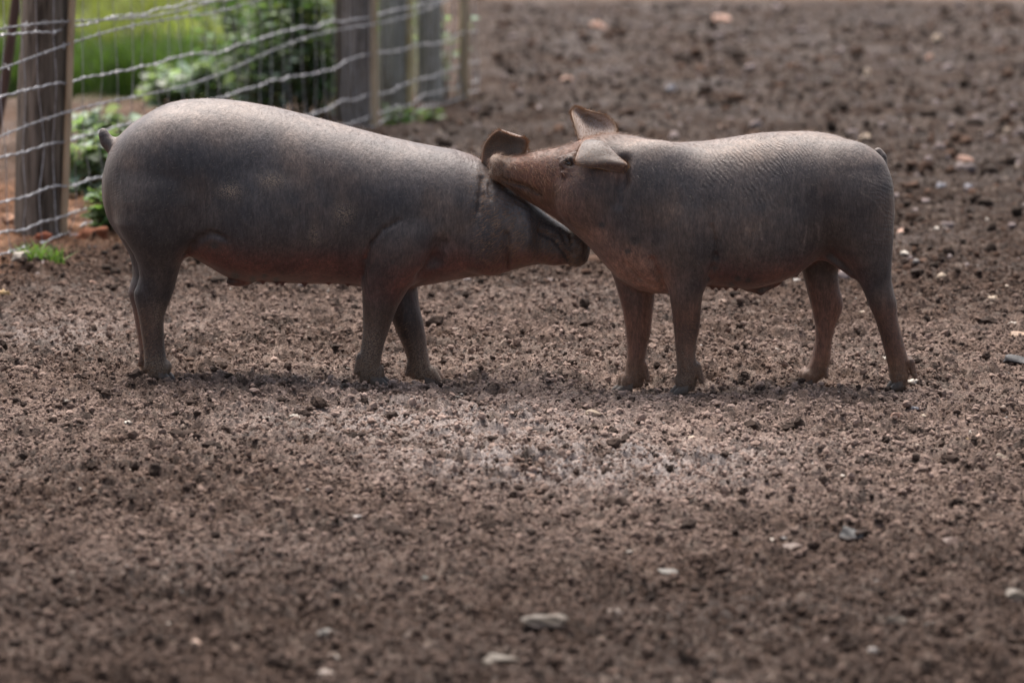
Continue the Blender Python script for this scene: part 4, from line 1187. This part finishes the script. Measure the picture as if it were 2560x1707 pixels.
lump(110, 612, 46, 24, (.34, .13, .08), "brick red clod in front of the leftmost post")

def blades(name, P, H, W, cols, bend, label, cat):
    n = len(P); a = RNG.uniform(0, 6.28, n)
    dx, dy = np.cos(a), np.sin(a)
    ld = RNG.normal(0, 1, (n, 2)) * bend[:, None] if np.ndim(bend) else RNG.normal(0, bend, (n, 2))
    rows = []
    for t, ww in ((0, 1), (.4, .85), (.75, .55), (1, .06)):
        cx = P[:, 0] + ld[:, 0] * H * t ** 2; cy = P[:, 1] + ld[:, 1] * H * t ** 2; cz = P[:, 2] + H * t * (1 - .12 * t * np.hypot(ld[:, 0], ld[:, 1]))
        for sg in (-1, 1):
            rows.append(np.stack([cx + sg * dx * W * ww, cy + sg * dy * W * ww, cz], 1))
    V = np.stack(rows, 1).reshape(-1, 3)
    o = np.arange(n)[:, None] * 8
    F = np.concatenate([np.concatenate([o + i, o + i + 1, o + i + 3, o + i + 2], 1) for i in (0, 2, 4)])
    ob = mesh_np(name, V, [F], M_GRASS, None, {"col": np.repeat(cols, 8, 0)})
    return ob
def grass_pts(n, y0, y1, x0, smin_):
    y = RNG.uniform(y0, y1, n); x = RNG.uniform(x0, 1.2, n)
    s = fence_s(x, y); k = s > smin_
    return np.stack([x, y, ground_z(x, y)], 1)[k]
Pg = grass_pts(20000, 8.6, 9.8, -4.5, .45)
gc = np.array((.060, .105, .032)) * RNG.uniform(.55, 1.5, (len(Pg), 1)) * np.array([1, 1, 1]) + RNG.uniform(0, .02, (len(Pg), 1)) * np.array([1, .6, 0])
o = blades("tall_grass", Pg, RNG.uniform(.12, .26, len(Pg)) * np.clip(1.05 + 1.0 * fbm(Pg[:, 0] * 2.5, Pg[:, 1] * 1.5, 2, 29), .5, 1.7), RNG.uniform(.003, .006, len(Pg)), gc, .35, "", "")
tag(o, "tall dark green grass standing beyond the fence", "grass", None, "stuff")
t_ = .75 + .9 * fbm(Pg[:, 0] * 2.2, Pg[:, 1] * 2.2, 2, 7)
Pg = grass_pts(60000, 9.7, 26, -7.5, .5)
gc = np.array((.200, .215, .085)) * np.clip(.9 + 1.0 * fbm(Pg[:, 0] * .9, Pg[:, 1] * .5, 3, 9), .35, 1.5)[:, None] * RNG.uniform(.6, 1.4, (len(Pg), 1)) + RNG.uniform(0, .05, (len(Pg), 1)) * np.array([1, .8, .1])
o = blades("meadow_grass", Pg, RNG.uniform(.06, .16, len(Pg)) * np.clip(1.1 + 1.4 * fbm(Pg[:, 0] * 1.3, Pg[:, 1] * .8, 2, 19), .4, 2.6), RNG.uniform(.006, .011, len(Pg)), gc, .4, "", "")
tag(o, "short yellowish green meadow grass far beyond the fence", "grass", None, "stuff")

def plant(px, py, h, spread, nstem, nleaf, ls, colr, lab, name="leafy_weed"):
    g0 = ground_at(px, py); z = float(ground_z(np.array([g0[0]]), np.array([g0[1]]))[0])
    base = np.array([g0[0], g0[1], z])
    root = empty(name, base); tag(root, lab, "plant", "weeds along the fence")
    st = MB(); LP, LN = [], []
    for i in range(nstem):
        a = RNG.uniform(0, 6.28); r = spread * math.sqrt(RNG.random()); hh = h * RNG.uniform(.6, 1.05)
        e = np.array([math.cos(a) * r, math.sin(a) * r * .8, hh]); b = np.array([e[0] * .35, e[1] * .35, -.02])
        mid = (b + e) / 2 + np.array([RNG.normal(0, .02), RNG.normal(0, .02), hh * .06])
        P = catmull([b, mid, e], 12); st.tube(P, np.linspace(.0045, .0018, 12), 5)
        for j in range(nleaf):
            t = RNG.uniform(.12, 1.0) ** .8; k = P[min(11, int(t * 11))]
            b2 = RNG.uniform(0, 6.28)
            d = np.array([math.cos(b2), math.sin(b2), RNG.uniform(-.35, .5)]); d /= np.linalg.norm(d)
            LP.append(k); LN.append(d)
    st.build("stems", M_STEM, root)
    LP, LN = np.array(LP), np.array(LN); n = len(LP)
    L = ls * RNG.uniform(.6, 1.35, n); up = np.array([0, 0, 1.0]) + RNG.normal(0, .35, (n, 3))
    sd = np.cross(LN, up); sd /= np.linalg.norm(sd, axis=1)[:, None]; nn = np.cross(sd, LN)
    rows = []
    for t, w, dr in ((0, .05, 0), (.25, .30, .05), (.55, .36, .06), (.82, .2, -.02), (1, .02, -.12)):
        cpt = LP + LN * (L * (t + .25))[:, None] + nn * (L * dr)[:, None]
        for sg in (-1, 0, 1):
            rows.append(cpt + sd * (sg * L * w)[:, None] - nn * (abs(sg) * -.08 * L)[:, None])
    V = np.stack(rows, 1).reshape(-1, 3); o = np.arange(n)[:, None] * 15
    F = np.concatenate([np.concatenate([o + r * 3 + q, o + r * 3 + q + 1, o + r * 3 + q + 4, o + r * 3 + q + 3], 1) for r in range(4) for q in range(2)])
    cc = np.array(colr) * RNG.uniform(.55, 1.5, (n, 1)) * RNG.uniform(.9, 1.1, (n, 3))
    mesh_np("leaves", V, [F], M_LEAF, root, {"col": np.repeat(cc, 15, 0)})
    return root
G1, G2, G3 = (.145, .205, .115), (.250, .305, .240), (.105, .165, .080)
plant(770, 325, .78, .26, 22, 34, .050, G1, "tall bushy green weed just left of the second fence post")
plant(665, 318, .74, .26, 20, 34, .048, G3, "tall dark green weed behind the left pig's back")
plant(585, 275, .55, .22, 14, 30, .050, G1, "medium green weed left of the tall bushy ones")
plant(520, 285, .20, .14, 12, 14, .075, G2, "low pale leaved plant behind the left pig's rump peak")
plant(415, 280, .17, .10, 9, 12, .075, G2, "low pale leaved plant at the edge of the tall grass")
plant(245, 520, .24, .10, 14, 22, .055, G2, "pale green weed between the leftmost post and the left pig's tail")
plant(268, 590, .13, .08, 12, 16, .045, G1, "low green weed behind the left pig's buttock")
plant(262, 420, .16, .09, 10, 16, .055, G2, "small light green weed under the left pig's tail stump")
plant(1062, 310, .06, .10, 6, 6, .038, G1, "low green weed at the foot of the yellow stake")
plant(985, 322, .08, .06, 5, 8, .036, G3, "low green weed by the tan stake beyond the left pig's shoulder")
plant(640, 330, .40, .20, 16, 26, .050, G2, "pale leaved weed in front of the tall dark green one")
plant(800, 318, .45, .14, 14, 28, .050, G2, "pale leaved weed pressed against the second fence post")
plant(960, 270, .55, .16, 14, 24, .045, G1, "green weed between the tan stake and the next post")
plant(1112, 262, .40, .14, 9, 11, .042, G2, "taller green weed behind the far end of the fence")
# tuft of grass on the bank
g0 = ground_at(100, 672); n = 150
a = RNG.uniform(0, 6.28, n); r = .05 * np.sqrt(RNG.random(n))
Pt = np.stack([g0[0] + r * np.cos(a) * 1.5, g0[1] + r * np.sin(a), np.zeros(n)], 1); Pt[:, 2] = ground_z(Pt[:, 0], Pt[:, 1]) - .004
gc = np.array((.13, .20, .06)) * RNG.uniform(.6, 1.6, (n, 1))
b0 = np.array([g0[0], g0[1], 0.0])
o = blades("grass_tuft", Pt - b0, RNG.uniform(.03, .07, n), RNG.uniform(.002, .004, n), gc, .6, "", ""); o.location = tuple(b0)
tag(o, "small bright green grass tuft on the bank at the left edge", "grass tuft")
